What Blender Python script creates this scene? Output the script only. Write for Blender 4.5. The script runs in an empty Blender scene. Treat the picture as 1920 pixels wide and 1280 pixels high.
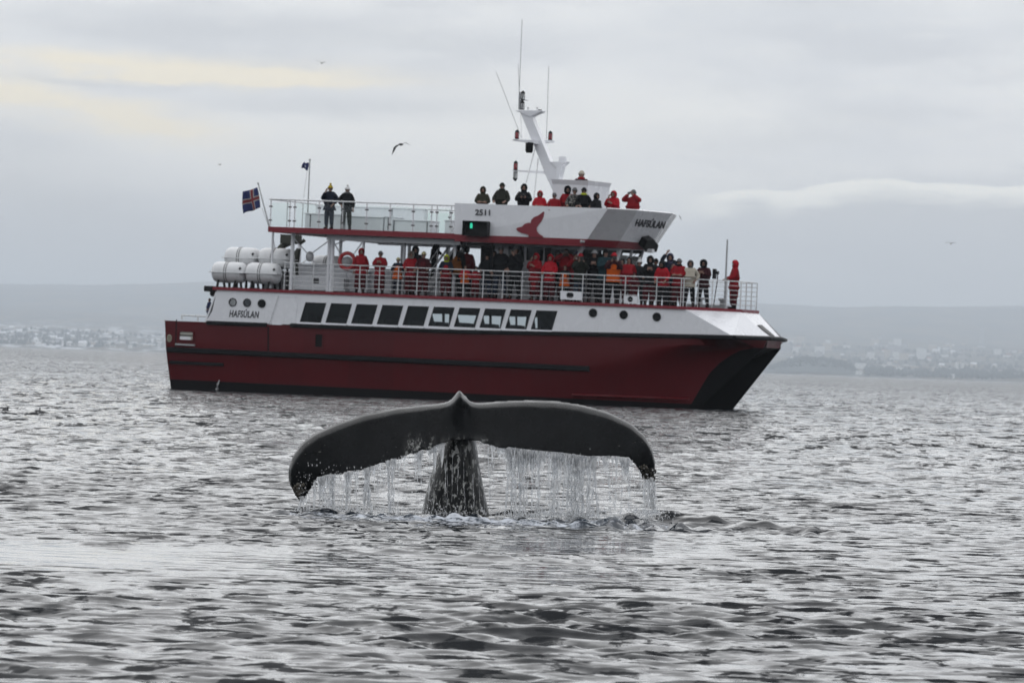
import bpy, bmesh, math, random
import numpy as np
from mathutils import Matrix, Vector
from mathutils.geometry import tessellate_polygon
random.seed(7); RNG = np.random.default_rng(7)
S = bpy.context.scene
COL = S.collection

# ------------------------------------------------------------------ camera
FPX, CAM_H = 9700.0, 1.45                      # focal length in photo pixels, eye height over the sea
ROLL, PITCH = math.radians(2.0), 41.5 / 9700.0
cr, sr = math.cos(ROLL), math.sin(ROLL)
FW = np.array([0, math.cos(PITCH), math.sin(PITCH)]); UP0 = np.array([0, -math.sin(PITCH), math.cos(PITCH)]); R0 = np.array([1., 0, 0])
RT = cr * R0 + sr * UP0; UP = -sr * R0 + cr * UP0
CP = np.array([0, 0, CAM_H])
cam = bpy.data.cameras.new('camera'); cam_o = bpy.data.objects.new('camera', cam); COL.objects.link(cam_o)
cam.sensor_width = 36; cam.sensor_fit = 'HORIZONTAL'; cam.lens = FPX / 1920 * 36
cam.clip_start = 0.5; cam.clip_end = 60000
cam.dof.use_dof = True; cam.dof.focus_distance = 48.4; cam.dof.aperture_fstop = 11.5
mw = Matrix.Identity(4)
for i, v in enumerate((RT, UP, -FW)):
    for k in range(3): mw[k][i] = v[k]
mw.translation = Vector(CP); cam_o.matrix_world = mw
S.camera = cam_o
S.view_settings.view_transform = 'Standard'; S.view_settings.look = 'None'
S.view_settings.exposure = 0.0; S.view_settings.gamma = 1.0; S.view_settings.use_curve_mapping = False
S.cycles.max_bounces = 8; S.cycles.transparent_max_bounces = 16; S.cycles.volume_bounces = 1
S.cycles.caustics_reflective = False; S.cycles.caustics_refractive = False

# ------------------------------------------------------------------ node helper
class NT:
    def __init__(s, tree): s.t = tree; s.n = tree.nodes; s.l = tree.links
    def node(s, kind, **kw):
        n = s.n.new(kind)
        for k, v in kw.items(): setattr(n, k, v)
        return n
    def put(s, sock, v):
        if hasattr(v, 'links') or hasattr(v, 'is_linked'): s.l.new(v, sock)
        elif v is not None: sock.default_value = v
    def m(s, op, a, b=None, c=None):
        n = s.node('ShaderNodeMath', operation=op)
        s.put(n.inputs[0], a); s.put(n.inputs[1], b) if b is not None else 0; s.put(n.inputs[2], c) if c is not None else 0
        return n.outputs[0]
    def vm(s, op, a, b=None, sc=None):
        n = s.node('ShaderNodeVectorMath', operation=op); s.put(n.inputs[0], a)
        if b is not None: s.put(n.inputs[1], b)
        if sc is not None: s.put(n.inputs['Scale'], sc)
        return n.outputs['Value'] if op in ('LENGTH', 'DOT_PRODUCT') else n.outputs[0]
    def smooth(s, x, a, b, lo=0.0, hi=1.0):
        n = s.node('ShaderNodeMapRange', interpolation_type='SMOOTHSTEP'); s.put(n.inputs[0], x)
        n.inputs[1].default_value = a; n.inputs[2].default_value = b; n.inputs[3].default_value = lo; n.inputs[4].default_value = hi
        return n.outputs[0]
    def noise(s, vec, scale=1.0, detail=3.0, rough=0.5, out=0):
        n = s.node('ShaderNodeTexNoise'); s.put(n.inputs['Vector'], vec)
        n.inputs['Scale'].default_value = scale; n.inputs['Detail'].default_value = detail; n.inputs['Roughness'].default_value = rough
        return n.outputs[out]
    def mix(s, f, a, b):
        n = s.node('ShaderNodeMix', data_type='RGBA'); s.put(n.inputs[0], f); s.put(n.inputs[6], a); s.put(n.inputs[7], b)
        return n.outputs[2]
    def xyz(s, x, y, z):
        n = s.node('ShaderNodeCombineXYZ'); s.put(n.inputs[0], x); s.put(n.inputs[1], y); s.put(n.inputs[2], z); return n.outputs[0]
    def sep(s, v):
        n = s.node('ShaderNodeSeparateXYZ'); s.put(n.inputs[0], v); return n.outputs

# ------------------------------------------------------------------ sky: overcast with a few warm gaps
SUN_EL, SUN_AZ = math.radians(42), math.radians(-12)         # behind the boat, a little left
W = bpy.data.worlds.new('World'); S.world = W; W.use_nodes = True
W.node_tree.nodes.clear(); n = NT(W.node_tree)
sky = n.node('ShaderNodeTexSky', sky_type='NISHITA'); sky.sun_disc = False; sky.sun_elevation = SUN_EL; sky.sun_rotation = SUN_AZ
bg0 = n.node('ShaderNodeBackground'); bg0.inputs[1].default_value = 0.1; n.l.new(sky.outputs[0], bg0.inputs[0])
tc = n.node('ShaderNodeTexCoord').outputs['Generated']
x, y, z = n.sep(tc)
az = n.m('ARCTAN2', x, y); el = n.m('ARCSINE', z)
u = n.m('MULTIPLY', az, 9.7); v = n.m('MULTIPLY', el, 9.7)     # cloud coordinates; 1 unit = about 5.9 degrees
elp = n.m('MAXIMUM', z, 0.0)
q = n.xyz(n.m('MULTIPLY', u, 1.0), n.m('MULTIPLY', v, 4.5), 0.0)
nA = n.noise(q, 1.3, 4, 0.5); nB = n.noise(n.vm('ADD', q, (7.3, 2.1, 0)), 2.6, 6, 0.55); nC = n.noise(n.vm('ADD', q, (3.3, 9.1, 0)), 7.0, 5, 0.6)
uw = n.m('ADD', u, n.m('MULTIPLY', n.m('SUBTRACT', nB, 0.5), 0.30))
vw = n.m('ADD', v, n.m('ADD', n.m('MULTIPLY', n.m('SUBTRACT', nB, 0.5), 0.07), n.m('MULTIPLY', n.m('SUBTRACT', nC, 0.5), 0.035)))
def blob(u0, v0, su, sv, tilt=0.0, p=2.0):
    du = n.m('DIVIDE', n.m('SUBTRACT', uw, u0), su)
    dv = n.m('DIVIDE', n.m('SUBTRACT', n.m('SUBTRACT', vw, v0), n.m('MULTIPLY', n.m('SUBTRACT', uw, u0), tilt)), sv)
    e = n.m('ADD', n.m('MULTIPLY', du, du), n.m('MULTIPLY', dv, dv))
    return n.m('EXPONENT', n.m('MULTIPLY', e, -1.0))
def add(*a):
    r = a[0]
    for k in a[1:]: r = n.m('ADD', r, k)
    return r
base = n.mix(n.smooth(v, 0.05, 0.45), (0.50, 0.528, 0.585, 1), (0.665, 0.678, 0.712, 1))
base = n.mix(n.smooth(v, 0.45, 0.75), base, (0.64, 0.655, 0.68, 1))
base = n.mix(n.smooth(u, -0.2, 1.2, 0, 0.22), base, (0.44, 0.465, 0.53, 1))
base = n.mix(n.smooth(nA, 0.40, 0.62, 0, 0.62), base, (0.80, 0.80, 0.80, 1))
base = n.mix(n.m('MULTIPLY', n.smooth(nB, 0.44, 0.64), 0.62), base, (0.55, 0.565, 0.60, 1))
base = n.mix(n.smooth(nC, 0.5, 0.72, 0, 0.22), base, (0.82, 0.81, 0.78, 1))
# a darker grey bank low on the left
gb = n.m('MINIMUM', add(blob(-1.05, 0.27, 0.45, 0.12), blob(-0.8, 0.16, 0.6, 0.09)), 1.0)
base = n.mix(n.m('MULTIPLY', gb, 0.85), base, (0.49, 0.495, 0.51, 1))
# pale glow through the thin middle
pg = n.m('MINIMUM', add(blob(-0.05, 0.33, 0.75, 0.06), blob(-0.55, 0.40, 0.5, 0.05), blob(0.1, 0.47, 0.5, 0.07)), 1.0)
base = n.mix(n.m('MULTIPLY', pg, 0.7), base, (0.83, 0.82, 0.79, 1))
db = n.m('MINIMUM', add(blob(-0.94, 0.385, 0.18, 0.04), blob(-0.33, 0.470, 0.34, 0.024, 0.02), blob(-0.86, 0.497, 0.22, 0.010), blob(-0.5, 0.60, 0.6, 0.04)), 1.0)
base = n.mix(n.m('MULTIPLY', db, 0.62), base, (0.53, 0.545, 0.575, 1))
# warm gaps
wg = n.m('MINIMUM', n.m('MULTIPLY', n.smooth(nC, 0.3, 0.7, 0.9, 1.6), add(blob(-0.72, 0.532, 0.36, 0.021, 0.0), blob(-0.46, 0.522, 0.2, 0.015, 0.02), blob(-0.98, 0.468, 0.11, 0.028), blob(-0.73, 0.430, 0.15, 0.030, -0.15))), 1.0)
base = n.mix(n.m('MULTIPLY', wg, 1.0), base, (0.85, 0.77, 0.615, 1))
# cloud bank with a bright upper rim on the right
fc = n.node('ShaderNodeFloatCurve'); cu = fc.mapping.curves[0]
pts = [(0.0, 0.325), (0.2, 0.330), (0.34, 0.333), (0.41, 0.343), (0.455, 0.350), (0.49, 0.342), (0.56, 0.355), (0.65, 0.372), (0.74, 0.369), (0.84, 0.366), (1.0, 0.373)]
for i, (a, b) in enumerate(pts):
    if i < 2: cu.points[i].location = (a, b)
    else: cu.points.new(a, b)
fc.mapping.update()
n.l.new(u, fc.inputs[1])
ve = n.m('ADD', fc.outputs[0], n.m('MULTIPLY', n.m('SUBTRACT', nC, 0.5), 0.035))
t = n.m('SUBTRACT', ve, v)
onR = n.smooth(u, 0.26, 0.40)
bank = n.m('MULTIPLY', n.smooth(t, -0.002, 0.006), onR)
base = n.mix(n.m('MULTIPLY', bank, n.smooth(v, 0.0, 0.35, 0.25, 0.75)), base, (0.50, 0.515, 0.545, 1))
rimw = n.m('ADD', t, n.m('MULTIPLY', n.m('SUBTRACT', nB, 0.5), 0.09))
rim = n.m('MULTIPLY', bank, n.smooth(rimw, 0.02, 0.06, 1, 0))
base = n.mix(n.m('MULTIPLY', rim, 1.0), base, (0.90, 0.895, 0.85, 1))
# overcast brightens towards the zenith
base = n.vm('SCALE', base, sc=n.m('ADD', 1.0, n.m('MULTIPLY', elp, 0.38)))
bg1 = n.node('ShaderNodeBackground'); n.l.new(base, bg1.inputs[0]); bg1.inputs[1].default_value = 1.27
mx = n.node('ShaderNodeMixShader'); mx.inputs[0].default_value = 0.94
n.l.new(bg0.outputs[0], mx.inputs[1]); n.l.new(bg1.outputs[0], mx.inputs[2])
n.l.new(mx.outputs[0], n.node('ShaderNodeOutputWorld').inputs[0])

# ------------------------------------------------------------------ sun, veiled by cloud
sl = bpy.data.lights.new('sun', 'SUN'); sl.energy = 0.85; sl.angle = math.radians(100); sl.color = (1, 0.985, 0.96)
so = bpy.data.objects.new('sun', sl); COL.objects.link(so)
sd = Vector((math.sin(SUN_AZ) * math.cos(SUN_EL), math.cos(SUN_AZ) * math.cos(SUN_EL), math.sin(SUN_EL)))
so.rotation_euler = sd.to_track_quat('Z', 'Y').to_euler(); so.location = (0, 60, 60)

# ------------------------------------------------------------------ positions measured in the photograph -> points in the place
def ray(X, Y): return FW + (X - 960) / FPX * RT + (640 - Y) / FPX * UP
def at(X, Y, d):
    r = ray(X, Y); return CP + r * (d / r[1])
def horizon(X): return 681.5 + (X - 960) * 0.0349
th, bp = math.radians(19), math.radians(-0.6)
BX = np.array([math.cos(th) * math.cos(bp), -math.sin(th) * math.cos(bp), math.sin(bp)])   # towards the bow
BY = np.array([math.sin(th), math.cos(th), 0]); BZ = np.cross(BX, BY)                       # to port, up
BO = at(315, 725, 200.5); BM = np.stack([BX, BY, BZ], 1)
def B(X, Y, y=0.0):                                            # the point of the boat's plane y that shows at photo position X, Y
    v_ = BM.T @ ray(X, Y); o_ = BM.T @ (CP - BO); return o_ + v_ * ((y - o_[1]) / v_[1])
def BW(l): return BO + BM @ np.array(l, float)
boat_m = Matrix.Identity(4)
for i, v_ in enumerate((BX, BY, BZ)):
    for k in range(3): boat_m[k][i] = v_[k]
boat_m.translation = Vector(BO)

# ------------------------------------------------------------------ mesh builder
class MB:
    def __init__(s): s.v = []; s.f = []; s.mi = []; s.smooth = []; s.cm = 0; s.cs = False
    def add(s, vs, fs, smooth=None):
        o = len(s.v); s.v += [tuple(float(c) for c in p) for p in vs]
        for f in fs: s.f.append([i + o for i in f]); s.mi.append(s.cm); s.smooth.append(s.cs if smooth is None else smooth)
        return s
    def box(s, x0, x1, y0, y1, z0, z1):
        vs = [(x, y, z) for x in (x0, x1) for y in (y0, y1) for z in (z0, z1)]
        return s.add(vs, [(0, 1, 3, 2), (4, 6, 7, 5), (0, 4, 5, 1), (2, 3, 7, 6), (0, 2, 6, 4), (1, 5, 7, 3)])
    def hexa(s, a, b):                                          # two quads a (bottom/front) and b, joined
        vs = list(a) + list(b); k = len(a)
        return s.add(vs, [tuple(range(k))[::-1], tuple(range(k, 2 * k))] + [(i, (i + 1) % k, k + (i + 1) % k, k + i) for i in range(k)])
    def prism(s, poly, vec):
        vec = np.array(vec, float); a = [np.array(p, float) for p in poly]; return s.hexa(a, [p + vec for p in a])
    def tube(s, path, r, n_=8, caps=True):
        P = [np.array(p, float) for p in path]; rr = r if hasattr(r, '__len__') else [r] * len(P)
        rings = []
        for i, p in enumerate(P):
            d = (P[min(i + 1, len(P) - 1)] - P[max(i - 1, 0)]); d = d / (np.linalg.norm(d) + 1e-9)
            a = np.array([0, 0, 1.]) if abs(d[2]) < 0.9 else np.array([1., 0, 0])
            e1 = np.cross(d, a); e1 /= np.linalg.norm(e1); e2 = np.cross(d, e1)
            rings.append([p + rr[i] * (math.cos(2 * math.pi * k / n_) * e1 + math.sin(2 * math.pi * k / n_) * e2) for k in range(n_)])
        vs = [q_ for r_ in rings for q_ in r_]; fs = []
        for i in range(len(P) - 1):
            for k in range(n_): fs.append((i * n_ + k, i * n_ + (k + 1) % n_, (i + 1) * n_ + (k + 1) % n_, (i + 1) * n_ + k))
        s.add(vs, fs, True)
        if caps: s.add(rings[0], [tuple(range(n_))], False); s.add(rings[-1], [tuple(range(n_))[::-1]], False)
        return s
    def lathe(s, prof, n_=16, c=(0, 0, 0), axis='z', sx=1.0, sy=1.0, caps=True):
        vs = []
        for r, h in prof:
            for k in range(n_):
                a = 2 * math.pi * k / n_; p = (r * math.cos(a) * sx, r * math.sin(a) * sy, h)
                if axis == 'x': p = (p[2], p[0], p[1])
                if axis == 'y': p = (p[0], p[2], p[1])
                vs.append((p[0] + c[0], p[1] + c[1], p[2] + c[2]))
        fs = [(i * n_ + k, i * n_ + (k + 1) % n_, (i + 1) * n_ + (k + 1) % n_, (i + 1) * n_ + k) for i in range(len(prof) - 1) for k in range(n_)]
        s.add(vs, fs, True)
        for i, rev in ((0, True), (len(prof) - 1, False)):
            if caps and prof[i][0] > 1e-6: s.add(vs[i * n_:(i + 1) * n_], [tuple(range(n_))[::-1] if rev else tuple(range(n_))], False)
        return s
    def ball(s, c, r, sc=(1, 1, 1), nu=12, nv=8):
        vs = []; 
        for i in range(nv + 1):
            t_ = math.pi * i / nv
            for k in range(nu):
                a = 2 * math.pi * k / nu
                vs.append((c[0] + r * sc[0] * math.sin(t_) * math.cos(a), c[1] + r * sc[1] * math.sin(t_) * math.sin(a), c[2] + r * sc[2] * math.cos(t_)))
        return s.add(vs, [(i * nu + k, (i + 1) * nu + k, (i + 1) * nu + (k + 1) % nu, i * nu + (k + 1) % nu) for i in range(nv) for k in range(nu)], True)
    def torus(s, c, R_, r, nu=28, nv=10, axis='y'):
        vs = []
        for i in range(nu):
            a = 2 * math.pi * i / nu
            for k in range(nv):
                b = 2 * math.pi * k / nv; q_ = R_ + r * math.cos(b); p = (q_ * math.cos(a), r * math.sin(b), q_ * math.sin(a))
                if axis == 'z': p = (p[0], p[2], p[1])
                if axis == 'x': p = (p[1], p[0], p[2])
                vs.append((c[0] + p[0], c[1] + p[1], c[2] + p[2]))
        return s.add(vs, [(i * nv + k, ((i + 1) % nu) * nv + k, ((i + 1) % nu) * nv + (k + 1) % nv, i * nv + (k + 1) % nv) for i in range(nu) for k in range(nv)], True)
    def plate(s, outer, holes, f3, thick):                      # outline with holes in a plane, f3(u, v, w) -> point
        loops = [list(outer)] + [list(h) for h in holes]
        flat = [p for L in loops for p in L]
        tris = tessellate_polygon([[Vector((p[0], p[1], 0)) for p in L] for L in loops])
        k = len(flat)
        vs = [f3(p[0], p[1], 0.0) for p in flat] + [f3(p[0], p[1], thick) for p in flat]
        fs = [tuple(t_) for t_ in tris] + [tuple(i + k for i in t_)[::-1] for t_ in tris]
        o = 0
        for L in loops:
            m_ = len(L)
            for i in range(m_): a, b = o + i, o + (i + 1) % m_; fs.append((a, b, b + k, a + k))
            o += m_
        return s.add(vs, fs, False)
    def mesh(s, name, mats):
        me = bpy.data.meshes.new(name); me.from_pydata(s.v, [], s.f)
        for m_ in (mats if isinstance(mats, (list, tuple)) else [mats]): me.materials.append(m_)
        me.polygons.foreach_set('material_index', s.mi); me.polygons.foreach_set('use_smooth', s.smooth)
        bm = bmesh.new(); bm.from_mesh(me); bmesh.ops.recalc_face_normals(bm, faces=bm.faces); bm.to_mesh(me); bm.free()
        return me
    def build(s, name, mats, parent=None, bevel=0.0):
        o = link(name, s.mesh(name, mats), parent)
        if bevel:
            b = o.modifiers.new('bevel', 'BEVEL'); b.width = bevel; b.segments = 2; b.limit_method = 'ANGLE'; b.angle_limit = 0.6
        return o
def link(name, me, parent=None):
    o = bpy.data.objects.new(name, me); COL.objects.link(o)
    if parent is not None: o.parent = parent
    return o
def tag(o, label=None, cat=None, group=None, kind=None):
    if label: o['label'] = label
    if cat: o['category'] = cat
    if group: o['group'] = group
    if kind: o['kind'] = kind
    return o
def empty(name, mat=None, loc=None, parent=None):
    o = bpy.data.objects.new(name, None); o.empty_display_size = 0.2; COL.objects.link(o)
    if mat is not None: o.matrix_world = mat
    if loc is not None: o.location = loc
    if parent is not None: o.parent = parent
    return o

# ------------------------------------------------------------------ materials
def mat(name, col, rough=0.5, metal=0.0, coat=0.0, var=0.12, scale=6.0, grime=0.0, bump=0.0, spec=0.5, trans=0.0, streak=False, plates=0.0, gcol=(0.16, 0.13, 0.10)):
    M_ = bpy.data.materials.new(name); M_.use_nodes = True; M_.node_tree.nodes.clear(); k = NT(M_.node_tree)
    p = k.node('ShaderNodeBsdfPrincipled'); p.inputs['Roughness'].default_value = rough; p.inputs['Metallic'].default_value = metal
    p.inputs['Coat Weight'].default_value = coat; p.inputs['Coat Roughness'].default_value = 0.12; p.inputs['Specular IOR Level'].default_value = spec
    p.inputs['Transmission Weight'].default_value = trans
    g = k.node('ShaderNodeTexCoord').outputs['Object']
    c = (col[0], col[1], col[2], 1)
    a = k.noise(g, scale, 4, 0.6)
    lo = tuple(x_ * (1 - var) for x_ in col) + (1,); hi = tuple(min(x_ * (1 + var), 1) for x_ in col) + (1,)
    cc = k.mix(a, lo, hi)
    if plates:
        px_, py_, pz_ = k.sep(g); wn = k.node('ShaderNodeTexWhiteNoise'); k.put(wn.inputs[0], k.xyz(k.m('FLOOR', k.m('DIVIDE', px_, 1.85)), 0.0, k.m('FLOOR', k.m('DIVIDE', k.m('ADD', pz_, .6), 1.02))))
        cc = k.vm('SCALE', cc, sc=k.m('ADD', 1 - plates / 2, k.m('MULTIPLY', wn.outputs[0], plates)))
    if grime:
        gx, gy, gz = k.sep(g)
        vv = k.xyz(k.m('MULTIPLY', gx, 5.0), k.m('MULTIPLY', gy, 5.0), k.m('MULTIPLY', gz, 0.5 if streak else 4.0))
        gn = k.smooth(k.noise(vv, 1.6, 5, 0.65), 0.52, 0.78)
        cc = k.mix(k.m('MULTIPLY', gn, grime), cc, (*gcol, 1))
    k.put(p.inputs['Base Color'], cc)
    rn = k.smooth(k.noise(g, scale * 2.3, 3, 0.6), 0.3, 0.7, max(rough - 0.06, 0.02), min(rough + 0.08, 1)); k.put(p.inputs['Roughness'], rn)
    if bump:
        b = k.node('ShaderNodeBump'); b.inputs['Strength'].default_value = bump; b.inputs['Distance'].default_value = 0.02
        k.put(b.inputs['Height'], k.noise(g, scale * 3, 4, 0.6)); k.l.new(b.outputs[0], p.inputs['Normal'])
    k.l.new(p.outputs[0], k.node('ShaderNodeOutputMaterial').inputs[0])
    return M_
def glass_mat(name, tint, refl=0.08, rough=0.02, ior=1.45):
    M_ = bpy.data.materials.new(name); M_.use_nodes = True; M_.node_tree.nodes.clear(); k = NT(M_.node_tree)
    tr = k.node('ShaderNodeBsdfTransparent'); tr.inputs[0].default_value = (*tint, 1)
    gl = k.node('ShaderNodeBsdfGlossy'); gl.inputs['Roughness'].default_value = rough; gl.inputs[0].default_value = (0.95, 0.97, 0.97, 1)
    fr = k.node('ShaderNodeFresnel'); fr.inputs[0].default_value = ior
    g = k.node('ShaderNodeTexCoord').outputs['Object']
    m_ = k.node('ShaderNodeMixShader'); k.put(m_.inputs[0], k.m('MINIMUM', k.m('ADD', fr.outputs[0], k.m('MULTIPLY', k.noise(g, 3, 3), refl)), 1.0))
    k.l.new(tr.outputs[0], m_.inputs[1]); k.l.new(gl.outputs[0], m_.inputs[2]); k.l.new(m_.outputs[0], k.node('ShaderNodeOutputMaterial').inputs[0])
    return M_
# ------------------------------------------------------------------ water
def wave_field(X, Y, amp_small):
    """heights and horizontal shifts of a choppy sea at world positions (sum of many wave trains)"""
    r = np.random.default_rng(11); Z = np.zeros_like(X); DX = np.zeros_like(X); DY = np.zeros_like(X)
    nw = 170
    lam = np.exp(np.linspace(math.log(0.12), math.log(6.0), nw)) * r.uniform(0.93, 1.07, nw)
    for L in lam:
        a = math.radians(-97 + r.normal(0, 30)); k = 2 * math.pi / L
        steep = 0.043 * min(1.0, (0.3 / L) ** 1.2) * min(1.0, (1.3 / L) ** 0.9) * (1.0 if L > 0.17 else 0.8)
        A = steep / k * r.uniform(0.6, 1.4)
        ph = (k * math.cos(a)) * X + (k * math.sin(a)) * Y + r.uniform(0, 6.283)
        w = amp_small if L < 1.6 else 1.0
        s_ = np.sin(ph); c_ = np.cos(ph)
        Z += A * w * s_; DX += -0.85 * A * w * math.cos(a) * c_ * -1; DY += -0.85 * A * w * math.sin(a) * c_ * -1
    return Z, DX, DY
def sea_shape(X, Y):
    d = np.hypot(X, Y)
    g = np.ones_like(X)
    # gusts: the chop is uneven; smooth upwelled patches lie round the whale
    g *= 0.8 + 0.35 * np.sin(0.11 * X + 0.07 * Y + 1.0) * np.sin(0.05 * Y - 0.23 * X)
    slick = np.exp(-((X + 2.6) / 2.6) ** 4 - ((Y - 36.4) / 2.9) ** 4) + np.exp(-((X - 0.9) / 1.0) ** 4 - ((Y - 42.1) / 2.1) ** 4) + 0.8 * np.exp(-((X - 0.6) / 0.7) ** 4 - ((Y - 35.6) / 1.5) ** 4)
    g *= 1 - 0.72 * np.clip(slick, 0, 1)
    pt = 0.5 + 0.5 * np.sin(0.9 * X + 0.35 * Y + 1.3 * np.sin(0.31 * Y + 0.4 * X)) * np.sin(0.62 * Y - 0.33 * X + 1.7 * np.sin(0.23 * X + 0.11 * Y))
    g *= 0.62 + 0.95 * pt ** 2
    Z, DX, DY = wave_field(X, Y, g)
    cl = 1 - 0.7 * np.clip(slick, 0, 1)
    Z *= cl; DX *= cl; DY *= cl
    # ridges thrown up by the tail
    for cx, cy, sx, sy, a, rot in WAKE:
        ux = (X - cx) * math.cos(rot) + (Y - cy) * math.sin(rot); uy = -(X - cx) * math.sin(rot) + (Y - cy) * math.cos(rot)
        e = np.exp(-(ux / sx) ** 2 - (uy / sy) ** 2)
        Z += a * e * (1 + 0.35 * np.sin(ux * 9 + cx) * np.sin(uy * 7 + 2) + 0.2 * np.sin(ux * 23 + 1.3))
    # churned water round the tail stock and under the drips
    ch = np.exp(-((X + 0.35) / 1.9) ** 4 - ((Y - 47.6) / 0.8) ** 4)
    ch = ch + 0.8 * np.exp(-((X - 1.8) / 1.3) ** 4 - ((Y - 47.0) / 0.55) ** 4)
    if ch.max() > 1e-3:
        r = np.random.default_rng(5)
        for i in range(26):
            kx, ky = r.normal(0, 16), r.normal(0, 13); Z += ch * 0.0065 * np.sin(kx * X + ky * Y + r.uniform(0, 6.28))
    fade = np.clip((d - 4500) / 2500, 0, 1); Z = Z * (1 - fade) - 0.0 * fade
    return Z, DX * (1 - fade), DY * (1 - fade)
WAKE = []                                                        # ridges pushed up round the whale and a few steeper single waves
for X_, Y_, sx_, sy_, a_, r_ in [(1190, 982, .5, .15, .07, .03), (1270, 981, .45, .15, .07, -.03), (1350, 985, .5, .15, .065, -.1), (1450, 992, .45, .14, .055, -.15), (1540, 1000, .4, .13, .03, -.2),
        (470, 976, .34, .15, .04, 0), (560, 974, .3, .14, .035, .1), (940, 918, .2, .12, .05, 0), (965, 968, .28, .12, .045, 0), (1105, 915, .16, .1, .04, 0), (860, 1000, .5, .14, .025, .05), (700, 982, .4, .12, .03, 0), (240, 1022, .3, .1, .03, 0), (740, 1036, .25, .1, .035, 0), (900, 1048, .45, .1, .035, -.15)]:
    d_ = CAM_H * FPX / (Y_ - horizon(X_)); WAKE.append(((X_ - 960) / FPX * d_, d_, sx_, sy_, a_, r_))
def polar(th_, rr):
    T, Rr = np.meshgrid(th_, rr); return Rr * np.sin(T), Rr * np.cos(T)
hw = math.radians(6.7)
th_in = np.linspace(-hw, hw, 370)
th_l = -hw - (np.geomspace(0.004, math.pi - hw, 26)); th_r = -th_l
TH = np.concatenate([th_l[::-1], th_in, th_r])
RR = np.concatenate([[0.6, 1.5, 3, 5, 7.5, 10, 13], np.geomspace(15, 19, 40), 19.0 * np.exp(np.arange(1, 1050) * 0.0011)])
RR = np.concatenate([RR, np.geomspace(RR[-1] * 1.002, 250, 340), np.geomspace(251, 620, 160), np.geomspace(624, 2700, 130), np.geomspace(2760, 7000, 60), np.geomspace(7400, 44000, 14)])
GX, GY = polar(TH, RR); sh = GX.shape
Zs, DX, DY = sea_shape(GX.ravel(), GY.ravel())
VX = GX.ravel() + DX; VY = GY.ravel() + DY
nR, nT = sh
idx = np.arange(nR * nT).reshape(nR, nT)
quads = np.stack([idx[:-1, :-1], idx[:-1, 1:], idx[1:, 1:], idx[1:, :-1]], -1).reshape(-1, 4)
me = bpy.data.meshes.new('sea'); co = np.stack([VX, VY, Zs], 1).astype(np.float32)
c0 = len(co); co = np.vstack([co, [[0, 0, 0]]]).astype(np.float32)
me.vertices.add(len(co)); me.vertices.foreach_set('co', co.ravel())
fan = np.stack([idx[0, :-1], np.full(nT - 1, c0), idx[0, 1:]], -1)
nl = quads.size + fan.size; me.loops.add(nl)
me.loops.foreach_set('vertex_index', np.concatenate([quads[:, ::-1].ravel(), fan[:, ::-1].ravel()]).astype(np.int32))
me.polygons.add(len(quads) + len(fan))
me.polygons.foreach_set('loop_start', np.concatenate([np.arange(len(quads)) * 4, quads.size + np.arange(len(fan)) * 3]).astype(np.int32))
me.polygons.foreach_set('use_smooth', np.ones(len(quads) + len(fan), bool)); me.update(calc_edges=True)
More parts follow.
